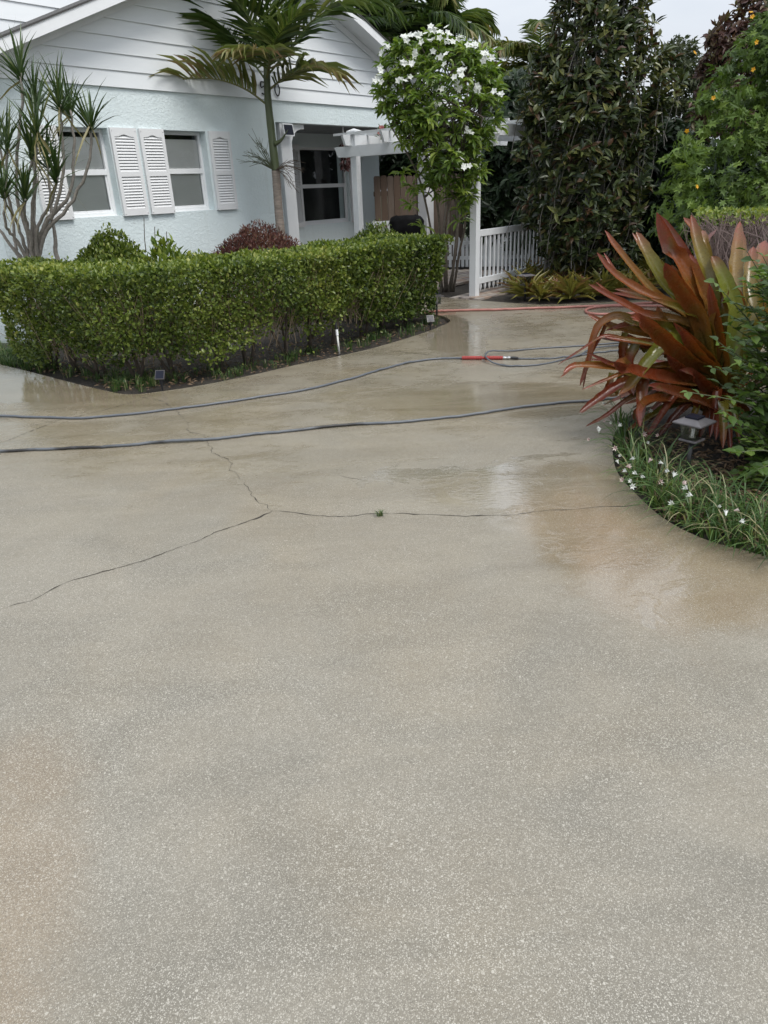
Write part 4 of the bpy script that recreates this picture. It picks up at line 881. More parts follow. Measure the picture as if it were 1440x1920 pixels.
# ------------------------------------------------------------------ flowering tree beside the pergola
def interp_Y(px, Y): return A(px[0], px[1], Y)
TB = flat(G(838, 546)); TY = TB[1]; CY = 11.0        # the crown leans out over the path
ftree = tag(empty('flowering_tree', TB), 'flowering tree with clusters of white blossoms beside the pergola', 'tree')
def stem_path(px, ys): return crv([A(x, y, yy) for (x, y), yy in zip(px, ys)], 22)
tips = []
for px, r in (([(830, 548), (824, 480), (822, 400), (800, 300), (770, 200)], .019), ([(838, 548), (836, 470), (842, 380), (838, 280), (820, 160)], .027), ([(846, 548), (852, 480), (862, 400), (880, 310), (905, 220)], .024),
              ([(828, 548), (814, 470), (800, 390), (780, 320), (735, 240)], .021), ([(850, 548), (862, 470), (872, 420), (868, 330), (860, 200)], .021), ([(834, 548), (832, 440), (836, 340), (790, 230), (752, 150)], .019), ([(840, 548), (852, 490), (858, 430), (850, 300), (880, 160)], .019)):
    ys = [TY+rng.normal()*.04]+[TY+(CY-TY+.35*rng.normal())*k/4 for k in range(1, 5)]
    P = stem_path(px, ys); P[0][2] = -.05
    MB().tube(P, np.linspace(r, .012, 22), 7).build('trunk', M_bark, ftree, smooth=True); tips.append(P)
def whorl(c, d, n, L, Wd, el0, el1, kind='spoon'):
    """leaves in a rosette round the shoot direction d"""
    u = unit(np.cross(d, V3(.3, .9, .2))); w = np.cross(d, u); a = rng.random(n)*2*np.pi; e = el0+(el1-el0)*rng.random(n)
    ax = (np.cos(a)[:, None]*u+np.sin(a)[:, None]*w)*np.cos(e)[:, None]+d*np.sin(e)[:, None]
    return c+rng.normal(size=(n, 3))*.012, ax, d+rng.normal(size=(n, 3))*.25-ax*0, L*(.75+.5*rng.random(n)), Wd*(.8+.4*rng.random(n))
def outline_fn(pts):
    """half-plane test against a pixel outline at one distance: gives crown volumes their profile"""
    P = np.array(pts, float)
    def f(x, y):
        c = False; j = len(P)-1
        for i in range(len(P)):
            if (P[i, 1] > y) != (P[j, 1] > y) and x < (P[j, 0]-P[i, 0])*(y-P[i, 1])/(P[j, 1]-P[i, 1])+P[i, 0]: c = not c
            j = i
        return c
    return f, P[:, 0].min(), P[:, 0].max(), P[:, 1].min(), P[:, 1].max()
def crown_points(outl, n, Y, half, shell=0.6, bias=None):
    """points through a crown: profile from the photograph, rounded depth of up to `half` metres"""
    f, x0, x1, y0, y1 = outline_fn(outl); P = np.array(outl, float); out = []
    cx, cy = (x0+x1)/2, (y0+y1)/2
    while len(out) < n:
        x = x0+(x1-x0)*rng.random(); y = y0+(y1-y0)*rng.random()
        if not f(x, y): continue
        d = min(np.min(np.hypot(P[:, 0]-x, P[:, 1]-y))/(0.5*min(x1-x0, y1-y0)), 1)
        hh = half*math.sqrt(max(1-(1-d)**2, .05)); s = rng.random()*2-1
        s = math.copysign(abs(s)**shell, s)
        if bias is not None and s > 0 and rng.random() < bias: s = -s
        out.append(A(x, y, Y+s*hh))
    return np.array(out)
OUT_F = [(708, 170), (712, 120), (735, 95), (770, 70), (810, 62), (850, 75), (880, 85), (915, 95), (932, 130), (935, 200), (940, 235), (920, 260), (905, 290), (905, 330), (880, 350), (868, 385), (850, 355), (800, 340), (780, 330), (772, 290), (740, 270), (722, 220)]
ctr = crown_points(OUT_F, 255, CY, .85, .5, .35)
sets = [[], [], [], [], [], []]
cc = V3(*A(830, 220, CY))
for c in ctr:
    d = unit((c-cc)*V3(.7, .7, .5)+V3(0, 0, .9)+rng.normal(size=3)*.25); n = 14
    p, a, nn, L, w_ = whorl(c, d, n, .160, .044, -.25, .85)
    for q, v in zip(sets, (p, a, nn, L, w_, np.clip(.5+.2*rng.normal(size=n)+.15*rng.normal(), 0, 1))): q.append(v)
for px in ((772, 385), (790, 425), (862, 390), (868, 372), (757, 325), (800, 350), (815, 362), (850, 372), (885, 340), (900, 318), (845, 345), (822, 340), (775, 350), (860, 415), (790, 360), (880, 368)):
    p, a, nn, L, w_ = whorl(A(*px, CY), unit(V3(rng.normal()*.3, -.3, .9)), 12, .19, .05, -.4, .5)
    for q, v in zip(sets, (p, a, nn, L, w_, np.clip(.65+.15*rng.normal(size=12), 0, 1))): q.append(v)
S_ = [np.concatenate(q) for q in sets]
cr_ = leaf_obj('crown', [leaves('spoon', *S_)], F_plum, ftree)
br = MB()
for c in ctr[::2]:
    Pn = tips[int(rng.integers(len(tips)))]; j = max(12, int(np.argmin(np.linalg.norm(Pn-(c-V3(0, 0, .45)), axis=1)))); b0 = Pn[j]
    br.tube(crv([b0, (b0+c)/2+V3(0, 0, -.08), c], 5), np.linspace(.012, .006, 5), 4, cap=False)
br.build('branches', M_barkdark, ftree)
def blossom(parent, c, d, n, r, mat, name='blossom', fl=.055):
    u = unit(np.cross(d, V3(.2, .5, .8))); w = np.cross(d, u); pos, ax, nm = [], [], []
    for k in range(n):
        fc = c+(u*rng.normal()+w*rng.normal()+d*abs(rng.normal())*.6)*r*.5; fd_ = unit(d+rng.normal(size=3)*.45)
        fu = unit(np.cross(fd_, V3(.3, .4, .7))); fw_ = np.cross(fd_, fu); a0 = rng.random()*6
        for j in range(5):
            a = a0+2*math.pi*j/5; pos.append(fc); ax.append(fu*math.cos(a)+fw_*math.sin(a)+fd_*.35); nm.append(fd_)
    return leaf_obj(name, [leaves('oval', np.array(pos), np.array(ax), np.array(nm), fl, fl*.75, rng.random(len(pos)))], mat, parent)
for (x, y, k) in ((722, 93, 8), (758, 75, 6), (772, 68, 9), (785, 72, 6), (815, 58, 9), (838, 68, 14), (832, 80, 8), (806, 78, 8), (790, 82, 5), (858, 82, 7), (880, 85, 9), (898, 88, 4), (910, 108, 14), (762, 122, 9), (755, 118, 5), (775, 103, 5), (861, 137, 12), (866, 135, 6), (769, 152, 5), (753, 155, 6), (825, 167, 7), (860, 164, 7), (848, 166, 4), (895, 172, 11), (900, 180, 5), (820, 203, 9), (874, 246, 8), (865, 300, 5), (882, 310, 5), (925, 177, 7), (709, 148, 6), (714, 131, 4), (718, 154, 3), (801, 100, 3), (828, 105, 4), (842, 124, 3)):
    blossom(ftree, A(x, y, CY-.5-.3*rng.random()), unit(V3(rng.normal()*.3, -.8, .7)), max(1, int(k*.5)), .085, F_petal, fl=.048)

# ------------------------------------------------------------------ the big leathery-leaved tree
MT = V3(3.05, 12.3, 0); MY = 12.3
mtree = tag(empty('magnolia_tree', MT), 'tall dark tree with leathery leaves and brown undersides right of the railing', 'tree')
for k in range(9):
    x0 = 1070+rng.normal()*22; x1 = 1120+(k-4)*20+rng.normal()*8; y1 = -60-60*rng.random(); dy = rng.normal()*.3
    P = crv([A(x0, 520, MY)*V3(1, 1, 0)+V3(0, 0, -.05), A(x0*.6+x1*.4, 380, MY+dy*.5), A(x0*.3+x1*.7, 200, MY+dy), A(x1, y1, MY+dy)], 26); P[1:] += rng.normal(size=(25, 3))*.012
    MB().tube(P, np.linspace(.035, .010, 26), 7).build('trunk', plain('grey_bark', (.27, .255, .235), .8, .35, 20) if k == 0 else MATS['grey_bark'], mtree, smooth=True)
OUT_M = [(1050, 505), (1010, 470), (1000, 430), (970, 380), (985, 330), (965, 300), (975, 240), (965, 190), (985, 150), (1000, 110), (1025, 60), (1040, 0), (1055, -80), (1075, -190), (1100, -300), (1130, -430), (1160, -570), (1188, -430), (1202, -290), (1210, -150), (1215, -40), (1222, 10), (1235, 60), (1270, 110), (1290, 140), (1262, 190), (1240, 260), (1215, 300), (1210, 380), (1190, 440), (1200, 480), (1150, 505)]
ctr = crown_points(OUT_M, 1250, MY, 1.1, .55, .35)
def spray_set(ctr, nl, L, Wd, axis_up, out_c, spread=.10, el=(-.5, .7)):
    ps, as_, ns, Ls, Ws, vs = [], [], [], [], [], []
    for c in ctr:
        d = unit((c-out_c)*V3(1, 1, .3)*.8+V3(0, 0, axis_up)+rng.normal(size=3)*.35); n = nl+int(rng.integers(-2, 3)); t = rng.random(n)
        p, a, nn, L_, w_ = whorl(c, d, n, L, Wd, *el); ps.append(p-d*(t*spread*2)[:, None]); as_.append(a); ns.append(nn); Ls.append(L_); Ws.append(w_); vs.append(np.clip(.4+.2*rng.normal(size=n)+.12*rng.normal(), 0, .78))
    return [np.concatenate(q) for q in (ps, as_, ns, Ls, Ws, vs)]
S_ = spray_set(ctr, 11, .16, .064, 1.1, V3(*A(1120, 230, MY+.4)), .09, (-.15, .95))
rus = rng.random(len(S_[5])) < .11; S_[5][rus] = .8+.16*rng.random(rus.sum()); yl = rng.random(len(S_[5])) < .012; S_[5][yl] = 1.0
leaf_obj('crown', [leaves('oval', *S_)], F_magn, mtree)
br = MB()
for c in ctr[::3]:
    b0 = c+V3(rng.normal()*.1, .15+.1*rng.random(), -.45-.2*rng.random()); br.tube(crv([b0, (b0+c)/2+rng.normal(size=3)*.03, c], 4), np.linspace(.008, .004, 4), 3, cap=False)
br.build('branches', MATS['grey_bark'], mtree)

# ------------------------------------------------------------------ other trees and shrubs, right and behind
def shrub_tree(name, label, outl, Y, half, ncl, nl, kind, L, Wd, mat, cat='shrub', up=.6, trunks=3, bark=M_barkdark, el=(-.5, .7), group=None, base=None):
    f, x0, x1, y0, y1 = outline_fn(outl); cx = (x0+x1)/2 if base is None else base
    root = tag(empty(name, A(cx, 500, Y)*V3(1, 1, 0)), label, cat, group); ctr = crown_points(outl, ncl, Y, half, .5, .4); oc = A(cx, (y0+y1)/2+40, Y+.3)
    leaf_obj('crown', [leaves(kind, *spray_set(ctr, nl, L, Wd, up, oc, .08, el))], mat, root)
    for k in range(trunks):
        b0 = A(cx+rng.normal()*15, 500, Y)*V3(1, 1, 0)+V3(0, 0, -.1); tp_ = ctr[int(rng.integers(len(ctr)))]
        tp2 = A(cx+(rng.random()-.5)*(x1-x0)*.3, y0+.55*(y1-y0), Y+.2)
        MB().tube(crv([b0, b0*.5+tp2*.5+rng.normal(size=3)*.1, tp2], 14), np.linspace(.05, .015, 14), 7).build('trunk', bark, root, smooth=True)
    return root, ctr
OUT_T = [(1210, 440), (1215, 380), (1235, 330), (1250, 270), (1290, 240), (1300, 180), (1330, 120), (1380, 80), (1420, 30), (1460, 0), (1500, -150), (1560, -300), (1700, -380), (1800, -200), (1800, 440), (1560, 470), (1300, 460)]
tm, ctr = shrub_tree('tree_marigold', 'tall leafy shrub with yellow daisies at the right edge', OUT_T, 9.2, .9, 1000, 11, 'lobed', .14, .085, F_mari, base=1420, el=(-.9, .5))
for (x, y) in ((1305, 98), (1410, 22), (1412, 34), (1418, 80), (1415, 130), (1304, 351), (1283, 251), (1336, 181)):
    blossom(tm, A(x, y, 8.4), unit(V3(rng.normal()*.3, -.9, .4)), 1, .02, F_yellow, 'flower', .028)
shrub_tree('grey_green_tree', 'thin grey-green tree in the gap left of the yellow-flowered shrub', [(1225, 300), (1215, 180), (1230, 100), (1265, 65), (1300, 75), (1330, 110), (1340, 300)], 15, .8, 520, 13, 'diamond', .12, .04, F_olive, 'tree')
shrub_tree('burgundy_tree', 'dark reddish tree top above the yellow-flowered shrub', [(1290, 250), (1305, 140), (1320, 75), (1350, 30), (1390, -10), (1480, -40), (1560, 0), (1560, 250)], 12.5, .8, 700, 13, 'oval', .12, .055, F_burg, 'tree')
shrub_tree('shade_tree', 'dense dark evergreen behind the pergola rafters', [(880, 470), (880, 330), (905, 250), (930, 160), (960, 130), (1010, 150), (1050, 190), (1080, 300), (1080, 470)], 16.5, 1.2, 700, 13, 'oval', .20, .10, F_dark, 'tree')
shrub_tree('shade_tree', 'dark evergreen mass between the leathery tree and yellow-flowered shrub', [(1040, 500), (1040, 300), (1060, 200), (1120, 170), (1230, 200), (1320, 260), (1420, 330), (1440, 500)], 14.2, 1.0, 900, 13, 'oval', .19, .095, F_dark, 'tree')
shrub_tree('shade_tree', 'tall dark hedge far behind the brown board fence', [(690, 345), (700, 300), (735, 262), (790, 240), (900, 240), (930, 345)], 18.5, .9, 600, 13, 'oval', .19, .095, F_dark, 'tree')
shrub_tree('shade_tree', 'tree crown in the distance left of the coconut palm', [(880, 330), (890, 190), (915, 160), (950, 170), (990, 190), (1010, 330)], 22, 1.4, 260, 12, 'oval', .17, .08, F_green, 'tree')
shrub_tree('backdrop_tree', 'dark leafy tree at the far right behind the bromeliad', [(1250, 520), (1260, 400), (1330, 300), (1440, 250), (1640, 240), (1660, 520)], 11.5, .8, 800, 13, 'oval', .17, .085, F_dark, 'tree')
pv = tag(empty('climbing_vine', PL+V3(0, 0, 2.4)), 'leafy vine with pink flowers lying on the pergola top', 'vine')
P = crown_points([(705, 262), (712, 238), (740, 232), (790, 238), (790, 262)], 260, PL[1]+.4, .5)
leaf_obj('foliage', [leaves('oval', P, units(rng.normal(size=P.shape)+V3(0, 0, .3)), rng.normal(size=P.shape)+V3(0, 0, 1), .08, .045, rng.random(len(P))*.7)], F_green, pv)
blossom(pv, A(712, 244, PL[1]+.1), V3(0, -.8, .6), 5, .05, leafmat('pink_bract', [(0, (.22, .05, .06)), (1, (.42, .16, .15))], .5, .3), 'flower', .05)

# twiggy low shrub with a clipped top behind the bromeliads
tws = tag(empty('twiggy_shrub', A(1390, 520, 6.6)*V3(1, 1, 0)), 'clipped shrub of bare purplish twigs with leaves only on top', 'shrub')
m = MB()
for k in range(520):
    x = 1300+rng.random()*240; yy = 6.2+rng.random()*.9; e = A(x+rng.normal()*14, 398+34*rng.random(), yy); b0 = A(x*.6+1400*.4+rng.normal()*25, 500+60*rng.random(), yy)
    m.tube(crv([b0, (b0+e)/2+rng.normal(size=3)*.09, e], 6), np.linspace(.006, 0.0025, 6), 3, cap=False)
tg_ = m.build('twigs', plain('purple_twig', (.17, .12, .11), .75, .4, 12), tws); tg_['kind'] = 'stuff'
n = 700; P = np.array([A(1305+rng.random()*240, 394+30*rng.random()**2, 6.2+rng.random()*.9) for _ in range(n)])
leaf_obj('foliage', [leaves('oval', P, units(rng.normal(size=(n, 3))+V3(0, 0, .4)), V3(0, 0, 1)+rng.normal(size=(n, 3))*.5, .045, .028, np.clip(.6+.2*rng.normal(size=n), 0, 1))], F_hedge, tws)

# ------------------------------------------------------------------ bromeliad border
bm_pts = [(968, 548), (990, 560), (1015, 563), (1042, 560), (1070, 563), (1100, 560), (1130, 558), (1158, 555), (1185, 552), (985, 535), (1010, 538), (1035, 535), (1062, 540), (1092, 535), (1122, 532), (1150, 530), (1180, 528), (1012, 520), (1045, 515), (1080, 515), (1115, 512), (1150, 508), (1185, 505), (1215, 520), (1220, 545)]
where = ['beside the paved path', 'at the front edge of the border']
ORD = ['leftmost', 'second from the left', 'third from the left', 'fourth from the left', 'fifth from the left', 'sixth from the left', 'seventh from the left', 'eighth from the left', 'rightmost']
rowof = lambda q: 'front' if q[1] >= 548 else ('middle' if q[1] >= 525 else 'back')
for i, q in enumerate(bm_pts):
    c = flat(G(*q)); n = 42; t = rng.random(n); az = rng.random(n)*2*np.pi; el = .25+1.0*t; hgt = .32+.12*rng.random()
    ax = np.c_[np.cos(az)*np.cos(el), np.sin(az)*np.cos(el), np.sin(el)]; tone = rng.random()
    row = rowof(q); same = sorted(p_[0] for p_ in bm_pts if rowof(p_) == row); k_ = same.index(q[0]); od = ORD[-1] if k_ == len(same)-1 else ORD[k_]
    o = leaf_obj('bromeliad', [leaves('strap', c+np.c_[ax[:, :2]*.02, .02+.05*t], ax, np.tile(V3(0, 0, 1), (n, 1)), hgt*(.8+.4*rng.random(n)), .046, np.clip(.2+.6*tone+.14*rng.normal(size=n), 0, 1))], F_brom)
    tag(o, f'small bronze bromeliad, {od} in the {row} row below the dark tree', 'bromeliad', f'{row} row of small bromeliads')

# ------------------------------------------------------------------ giant bromeliad
def strap_mat():
    m, t, b, o = nodes('giant_bromeliad_leaf'); a = t.nodes.new('ShaderNodeAttribute'); a.attribute_name = 'var'; g_ = t.nodes.new('ShaderNodeAttribute'); g_.attribute_name = 'along'
    red = ramp(t, a.outputs['Fac'], [(0, (.13, .15, .022)), (.3, (.15, .115, .016)), (.55, (.185, .060, .013)), (.8, (.125, .022, .010)), (1, (.05, .018, .012))])
    tip = ramp(t, a.outputs['Fac'], [(0, (.17, .07, .03)), (.5, (.20, .045, .03)), (1, (.055, .025, .02))])
    c = mixc(t, mrange(t, g_.outputs['Fac'], .6, 1.0), red, tip); c = mixc(t, mrange(t, math_(t, 'ADD', g_.outputs['Fac'], math_(t, 'MULTIPLY', tex(t, 3, 4), .5)), .75, .3, 0, .75), c, (.095, .11, .022))
    c = mixc(t, mrange(t, tex(t, 7, 5, .6, dist=.8), .5, .75, 0, .55), c, (.10, .085, .02))
    c = mixc(t, .45, c, mixc(t, tex(t, 40, 4), (.6, .6, .6), (1.3, 1.3, 1.3)), 'MULTIPLY')
    t.links.new(c, b.inputs['Base Color']); b.inputs['Roughness'].default_value = .36; b.inputs['Specular IOR Level'].default_value = .5
    tr = t.nodes.new('ShaderNodeBsdfTranslucent'); t.links.new(mixc(t, 1.0, c, (1.5, 1.2, .6), 'MULTIPLY'), tr.inputs[0]); mx = t.nodes.new('ShaderNodeMixShader'); mx.inputs[0].default_value = .15
    t.links.new(b.outputs[0], mx.inputs[1]); t.links.new(tr.outputs[0], mx.inputs[2]); t.links.new(mx.outputs[0], o.inputs[0])
    spots = mrange(t, tex(t, 70, 3, .6), .66, .72, 0, .8); c2 = mixc(t, spots, c, (.05, .03, .015)); c2 = mixc(t, mrange(t, tex(t, 24, 4, .7, stretch=(1, 1, .3)), .5, .75, 0, .22), c2, (.22, .14, .06)); t.links.new(c2, b.inputs['Base Color'])
    t.links.new(mrange(t, tex(t, 18, 4), .35, .65, .16, .36), b.inputs['Roughness']); bump(t, b, tex(t, 60, 4), .35, .004); return m
M_strap = strap_mat()
def strap(parent, P, w, var, ch=.5, twist=.55, tip=.14, name='leaf', mat=None):
    """channelled strap leaf along the points P (metres), w wide"""
    n = 22; Q = crv(P, n); T = units(np.gradient(Q, axis=0)); c0 = Q[0]; rad = Q[-1]-c0; rad[2] = 0; rad = unit(rad+1e-6)
    hs = np.cross(rad, V3(0, 0, 1)); vs, al = [], []
    for i in range(n):
        view = unit(EYE*V3(.6, .6, 1)+V3(.6, 0, .4)-Q[i]); s1 = np.cross(T[i], V3(0, 0, 1)); s1 = unit(s1) if np.linalg.norm(s1) > .15 else hs
        s2 = unit(np.cross(T[i], view)); s1 = s1*np.sign(s1.dot(s2) or 1); sd_ = unit(s1*(1-twist)+s2*twist); nr = np.cross(sd_, T[i]); nr = nr*np.sign(nr.dot(view) or 1)
        t = i/(n-1); wob = 1+.06*math.sin(i*1.9+Q[0][0]*50)+.05*math.sin(i*4.1+Q[-1][2]*80); ww = w*.5*wob*np.interp(t, [0, .25, .55, .86, .93, .97, 1], [.85, 1, .92, .60, .44, .24, .03])
        for k, x in enumerate((-1, -.55, 0, .55, 1)): vs.append(Q[i]+sd_*x*ww+nr*ch*ww*(x*x)*1.2); al.append(t)
    fs = [(i*5+k, i*5+k+1, (i+1)*5+k+1, (i+1)*5+k) for i in range(n-1) for k in range(4)]
    m = MB(); m.add(vs, fs, var); o = m.build(name, mat or M_strap, parent, smooth=True)
    at = o.data.attributes.new('along', 'FLOAT', 'POINT'); at.data.foreach_set('value', np.array(al, np.float32)); return o
gb = flat(G(1335, 800)); GY = gb[1]
giant = tag(empty('giant_bromeliad', gb), 'giant bromeliad with long red and orange strap leaves over the driveway edge', 'bromeliad')
def z8(x, y): return 1000+x*.3056, 360+y*.3056
BL = [ # (points in the close-up, tip distance offset, width px, tone)
    ([(1000, 820), (760, 640), (520, 360), (440, 235)], .15, 62, .60), ([(980, 800), (620, 590), (470, 480), (390, 372)], .05, 66, .55),
    ([(960, 760), (800, 560), (690, 370), (632, 245)], .25, 112, .12), ([(1050, 780), (990, 600), (880, 400), (758, 125)], .1, 165, .66),
    ([(1040, 820), (930, 620), (850, 510), (808, 435)], -.15, 125, .70), ([(1090, 700), (1050, 470), (1000, 300), (968, 140)], .3, 100, .30),
    ([(1110, 700), (1080, 480), (1050, 300), (1040, 235)], .35, 66, .40), ([(1080, 760), (1030, 600), (990, 470), (960, 382)], .1, 80, .72),
    ([(1230, 800), (1180, 600), (1130, 470), (1095, 392)], .15, 125, .10), ([(1260, 700), (1240, 500), (1250, 330), (1268, 180)], .7, 92, .36),
    ([(1340, 800), (1330, 600), (1335, 450), (1350, 335)], .45, 110, .42), ([(1390, 780), (1380, 560), (1400, 400), (1420, 300)], .6, 120, .45), ([(1440, 800), (1470, 600), (1500, 420), (1540, 330)], .4, 120, .5),
    ([(1000, 850), (700, 760), (560, 690), (430, 620), (338, 566)], -.05, 66, .78), ([(1050, 800), (800, 680), (650, 630), (500, 596)], .15, 72, .30),
    ([(1080, 840), (920, 730), (820, 690), (718, 655)], -.1, 62, .22), ([(1060, 1120), (960, 1040), (800, 890), (690, 800), (595, 765)], -.45, 140, .52),
    ([(900, 900), (700, 880), (500, 830), (400, 790), (330, 748)], .1, 56, .75), ([(900, 900), (700, 830), (600, 810), (440, 852)], .05, 62, .60),
    ([(800, 900), (560, 770), (440, 790), (380, 870), (340, 1040), (285, 1190)], .0, 62, .62), ([(800, 950), (560, 900), (430, 885), (290, 970), (148, 1062)], -.1, 24, .98),
    ([(900, 960), (700, 930), (560, 910), (430, 888)], .0, 66, .72), ([(900, 1080), (650, 1090), (480, 1060), (330, 985)], -.15, 58, .76), ([(950, 1140), (700, 1110), (480, 1078), (260, 1066), (182, 1112)], -.2, 66, .62),
    ([(1080, 1180), (880, 1160), (640, 1110), (540, 1070), (492, 1040)], -.5, 112, .82), ([(950, 960), (860, 930), (780, 955), (690, 1060), (600, 1180), (525, 1245)], -.35, 108, .05),
    ([(900, 1080), (600, 1100), (480, 1140), (300, 1212)], -.2, 40, .58), ([(800, 1120), (560, 1170), (400, 1270), (282, 1355)], -.3, 78, .86), ([(1240, 1370), (1050, 1290), (850, 1230), (705, 1185)], -.65, 135, .74),
    ([(1000, 1280), (820, 1270), (700, 1280), (650, 1340), (655, 1440)], -.55, 78, .60), ([(760, 1130), (690, 1110), (665, 1200), (660, 1320), (650, 1440)], -.4, 95, .95), ([(800, 1180), (600, 1260), (450, 1370), (320, 1440)], -.45, 40, 1.0),
    ([(1150, 1140), (1040, 1030), (960, 920), (905, 840)], -.3, 110, .50), ([(1160, 1180), (1100, 1050), (1000, 930), (860, 800)], -.1, 100, .56), ([(1180, 1150), (1150, 950), (1120, 760), (1080, 560)], 0, 110, .38),
    ([(1100, 1240), (1000, 1160), (880, 1060), (820, 1000)], -.3, 100, .66), ([(1200, 1100), (1180, 900), (1150, 720), (1190, 560)], .1, 120, .2), ([(1240, 1340), (1100, 1220), (1000, 1130), (900, 1090)], -.4, 110, .8),
    ([(940, 880), (800, 820), (720, 760), (640, 730)], .2, 80, .66), ([(960, 1000), (760, 960), (640, 930), (540, 860)], .1, 80, .9), ([(1020, 980), (860, 860), (800, 780), (760, 700)], 0, 90, .28), ([(560, 860), (545, 930), (540, 1020), (520, 1100)], .1, 50, .8), ([(640, 930), (600, 1000), (590, 1080), (560, 1180)], 0, 70, .9), ([(480, 1110), (470, 1170), (440, 1230), (400, 1260)], -.1, 46, .7)]
BL2 = [([(x_+rng.normal()*28+18, y_+rng.normal()*24+14) for x_, y_ in pts], dy+.12+.15*rng.random(), wpx*(.55+.3*rng.random()), float(np.clip(.25+.75*rng.random(), 0, 1))) for pts, dy, wpx, tone in BL if wpx > 45]
for pts, dy, wpx, tone in BL+BL2:
    n = len(pts); P = [A(*z8(*q), GY+dy*((i+1)/n)) for i, q in enumerate(pts)]; d0 = gb+V3(0, 0, .10)
    if n and pts[0][0] > 850: P = [d0+(P[0]-d0)*.15]+P
    P = [np.array([p[0], p[1], max(p[2], .02)]) for p in P]
    strap(giant, P, wpx*.3056/1330*(GY+dy)*.86, np.clip(tone*.88+rng.normal()*.07, 0, 1), twist=.62)
for k in range(16):
    az = rng.random()*2*np.pi; el = .5+.7*rng.random(); L = .7+.4*rng.random(); d = V3(math.cos(az)*math.cos(el), abs(math.sin(az))*math.cos(el)*.8+.1, math.sin(el)); c = gb+V3(.25*rng.random(), .2*rng.random(), .06)
    strap(giant, [c, c+d*L*.5, c+d*L+V3(0, 0, -.12)], .085, rng.random(), twist=.3)
for k in range(34):
    az = math.pi*(.6+.9*rng.random()); L = .4+.4*rng.random(); d = V3(math.cos(az), math.sin(az), 0); c = gb+V3(0, 0, .12)
    strap(giant, [c, c+d*L*.5+V3(0, 0, .06+.16*rng.random()), c+d*L+V3(0, 0, -.09+.12*rng.random())], .05+.02*rng.random(), rng.random(), twist=.35)

# ------------------------------------------------------------------ leafy shrub at the right edge
rs = tag(empty('leafy_shrub', flat(A(1480, 900, 3.75))), 'bright green leafy shrub arching in from the right edge', 'shrub')
n0 = 0; tw = MB(); ps, as_, ns, Ls, Ws, vs = [], [], [], [], [], []
SH = [((1500, 760), (1340, 530), 3.9), ((1500, 800), (1345, 640), 3.7), ((1500, 820), (1290, 735), 3.6), ((1520, 780), (1335, 690), 3.8), ((1480, 900), (1355, 770), 3.6), ((1500, 700), (1400, 470), 4.0), ((1520, 720), (1430, 480), 4.1), ((1500, 880), (1370, 850), 3.5), ((1500, 860), (1350, 720), 3.9), ((1480, 900), (1420, 880), 3.5), ((1520, 760), (1370, 610), 4.0), ((1500, 800), (1400, 560), 3.8), ((1500, 900), (1390, 900), 3.6)]
for i in range(230):
    if i < len(SH): (x0, y0), (x1, y1), yy = SH[i]
    else: x1 = 1365+150*rng.random()**.8; y1 = 500+420*rng.random(); x0 = 1500; y0 = y1+100+80*rng.random(); yy = 3.6+.6*rng.random(); x1 += 60*max(0, (600-y1)/100)*rng.random()
    b0 = A(x0, min(y0, 930), yy+.2); e = A(x1, y1, yy); q = crv([b0, (b0+e)/2+V3(0, 0, .06), e], 12); tw.tube(q, np.linspace(.006, .002, 12), 4, cap=False)
    for j in range(3, 12):
        tg_ = unit(q[min(j+1, 11)]-q[j-1])
        for sgn in (-1, 1):
            if rng.random() < .15: continue
            sd_ = unit(np.cross(tg_, V3(0, 0, 1)))*sgn; ps.append(q[j]); as_.append(sd_+tg_*.5+rng.normal(size=3)*.3+V3(0, 0, -.1)); ns.append(V3(0, 0, 1)+rng.normal(size=3)*.4); sz = .7+.7*rng.random(); Ls.append(.062*sz); Ws.append(.040*sz); vs.append(np.clip(.5+.22*rng.normal(), 0, 1))
leaf_obj('foliage', [leaves('oval', np.array(ps), np.array(as_), np.array(ns), np.array(Ls), np.array(Ws), np.array(vs))], F_green, rs)
tw.build('stems', MATS['green_spadix'], rs)
n = 2600; P = np.array([A(1440+150*rng.random(), 620+320*rng.random(), 3.9+.7*rng.random()) for _ in range(n)])
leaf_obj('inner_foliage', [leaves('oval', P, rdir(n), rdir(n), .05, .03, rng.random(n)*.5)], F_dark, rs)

bs = tag(empty('added_shade_shrub', (3.35, 4.0, 0)), 'added dense green shrub at the far right edge, shading the lily bed', 'shrub')  # added bush, mostly out of view, keeps light off the lily bed
n = 9000; d = rdir(n); d[:, 2] = np.abs(d[:, 2]); r_ = 1-np.abs(rng.normal(size=n))*.22; lump = 1+.14*vnoise(d, 2.6, 31)+.08*vnoise(d, 7.0, 32)
P = V3(3.35, 4.0, .1)+d*np.c_[.95*r_*lump, 1.05*r_*lump, 1.65*r_*lump]
leaf_obj('foliage', [leaves('oval', P, units(d*.6+rng.normal(size=(n, 3))*.5), units(d+V3(0, 0, .4)+rng.normal(size=(n, 3))*.5), .075, .045, np.clip(.4+.2*rng.normal(size=n), 0, 1))], F_green, bs)
m = MB()
for k in range(8): e = V3(3.35, 4.0, 0)+V3(rng.normal()*.35, rng.normal()*.35, 1.1+.3*rng.random()); m.tube(crv([V3(3.35+rng.normal()*.05, 4.0, -.05), V3(3.35, 4.0, .5)+rng.normal(size=3)*.08, e], 6), np.linspace(.02, .008, 6), 6)
m.build('stems', M_barkdark, bs)

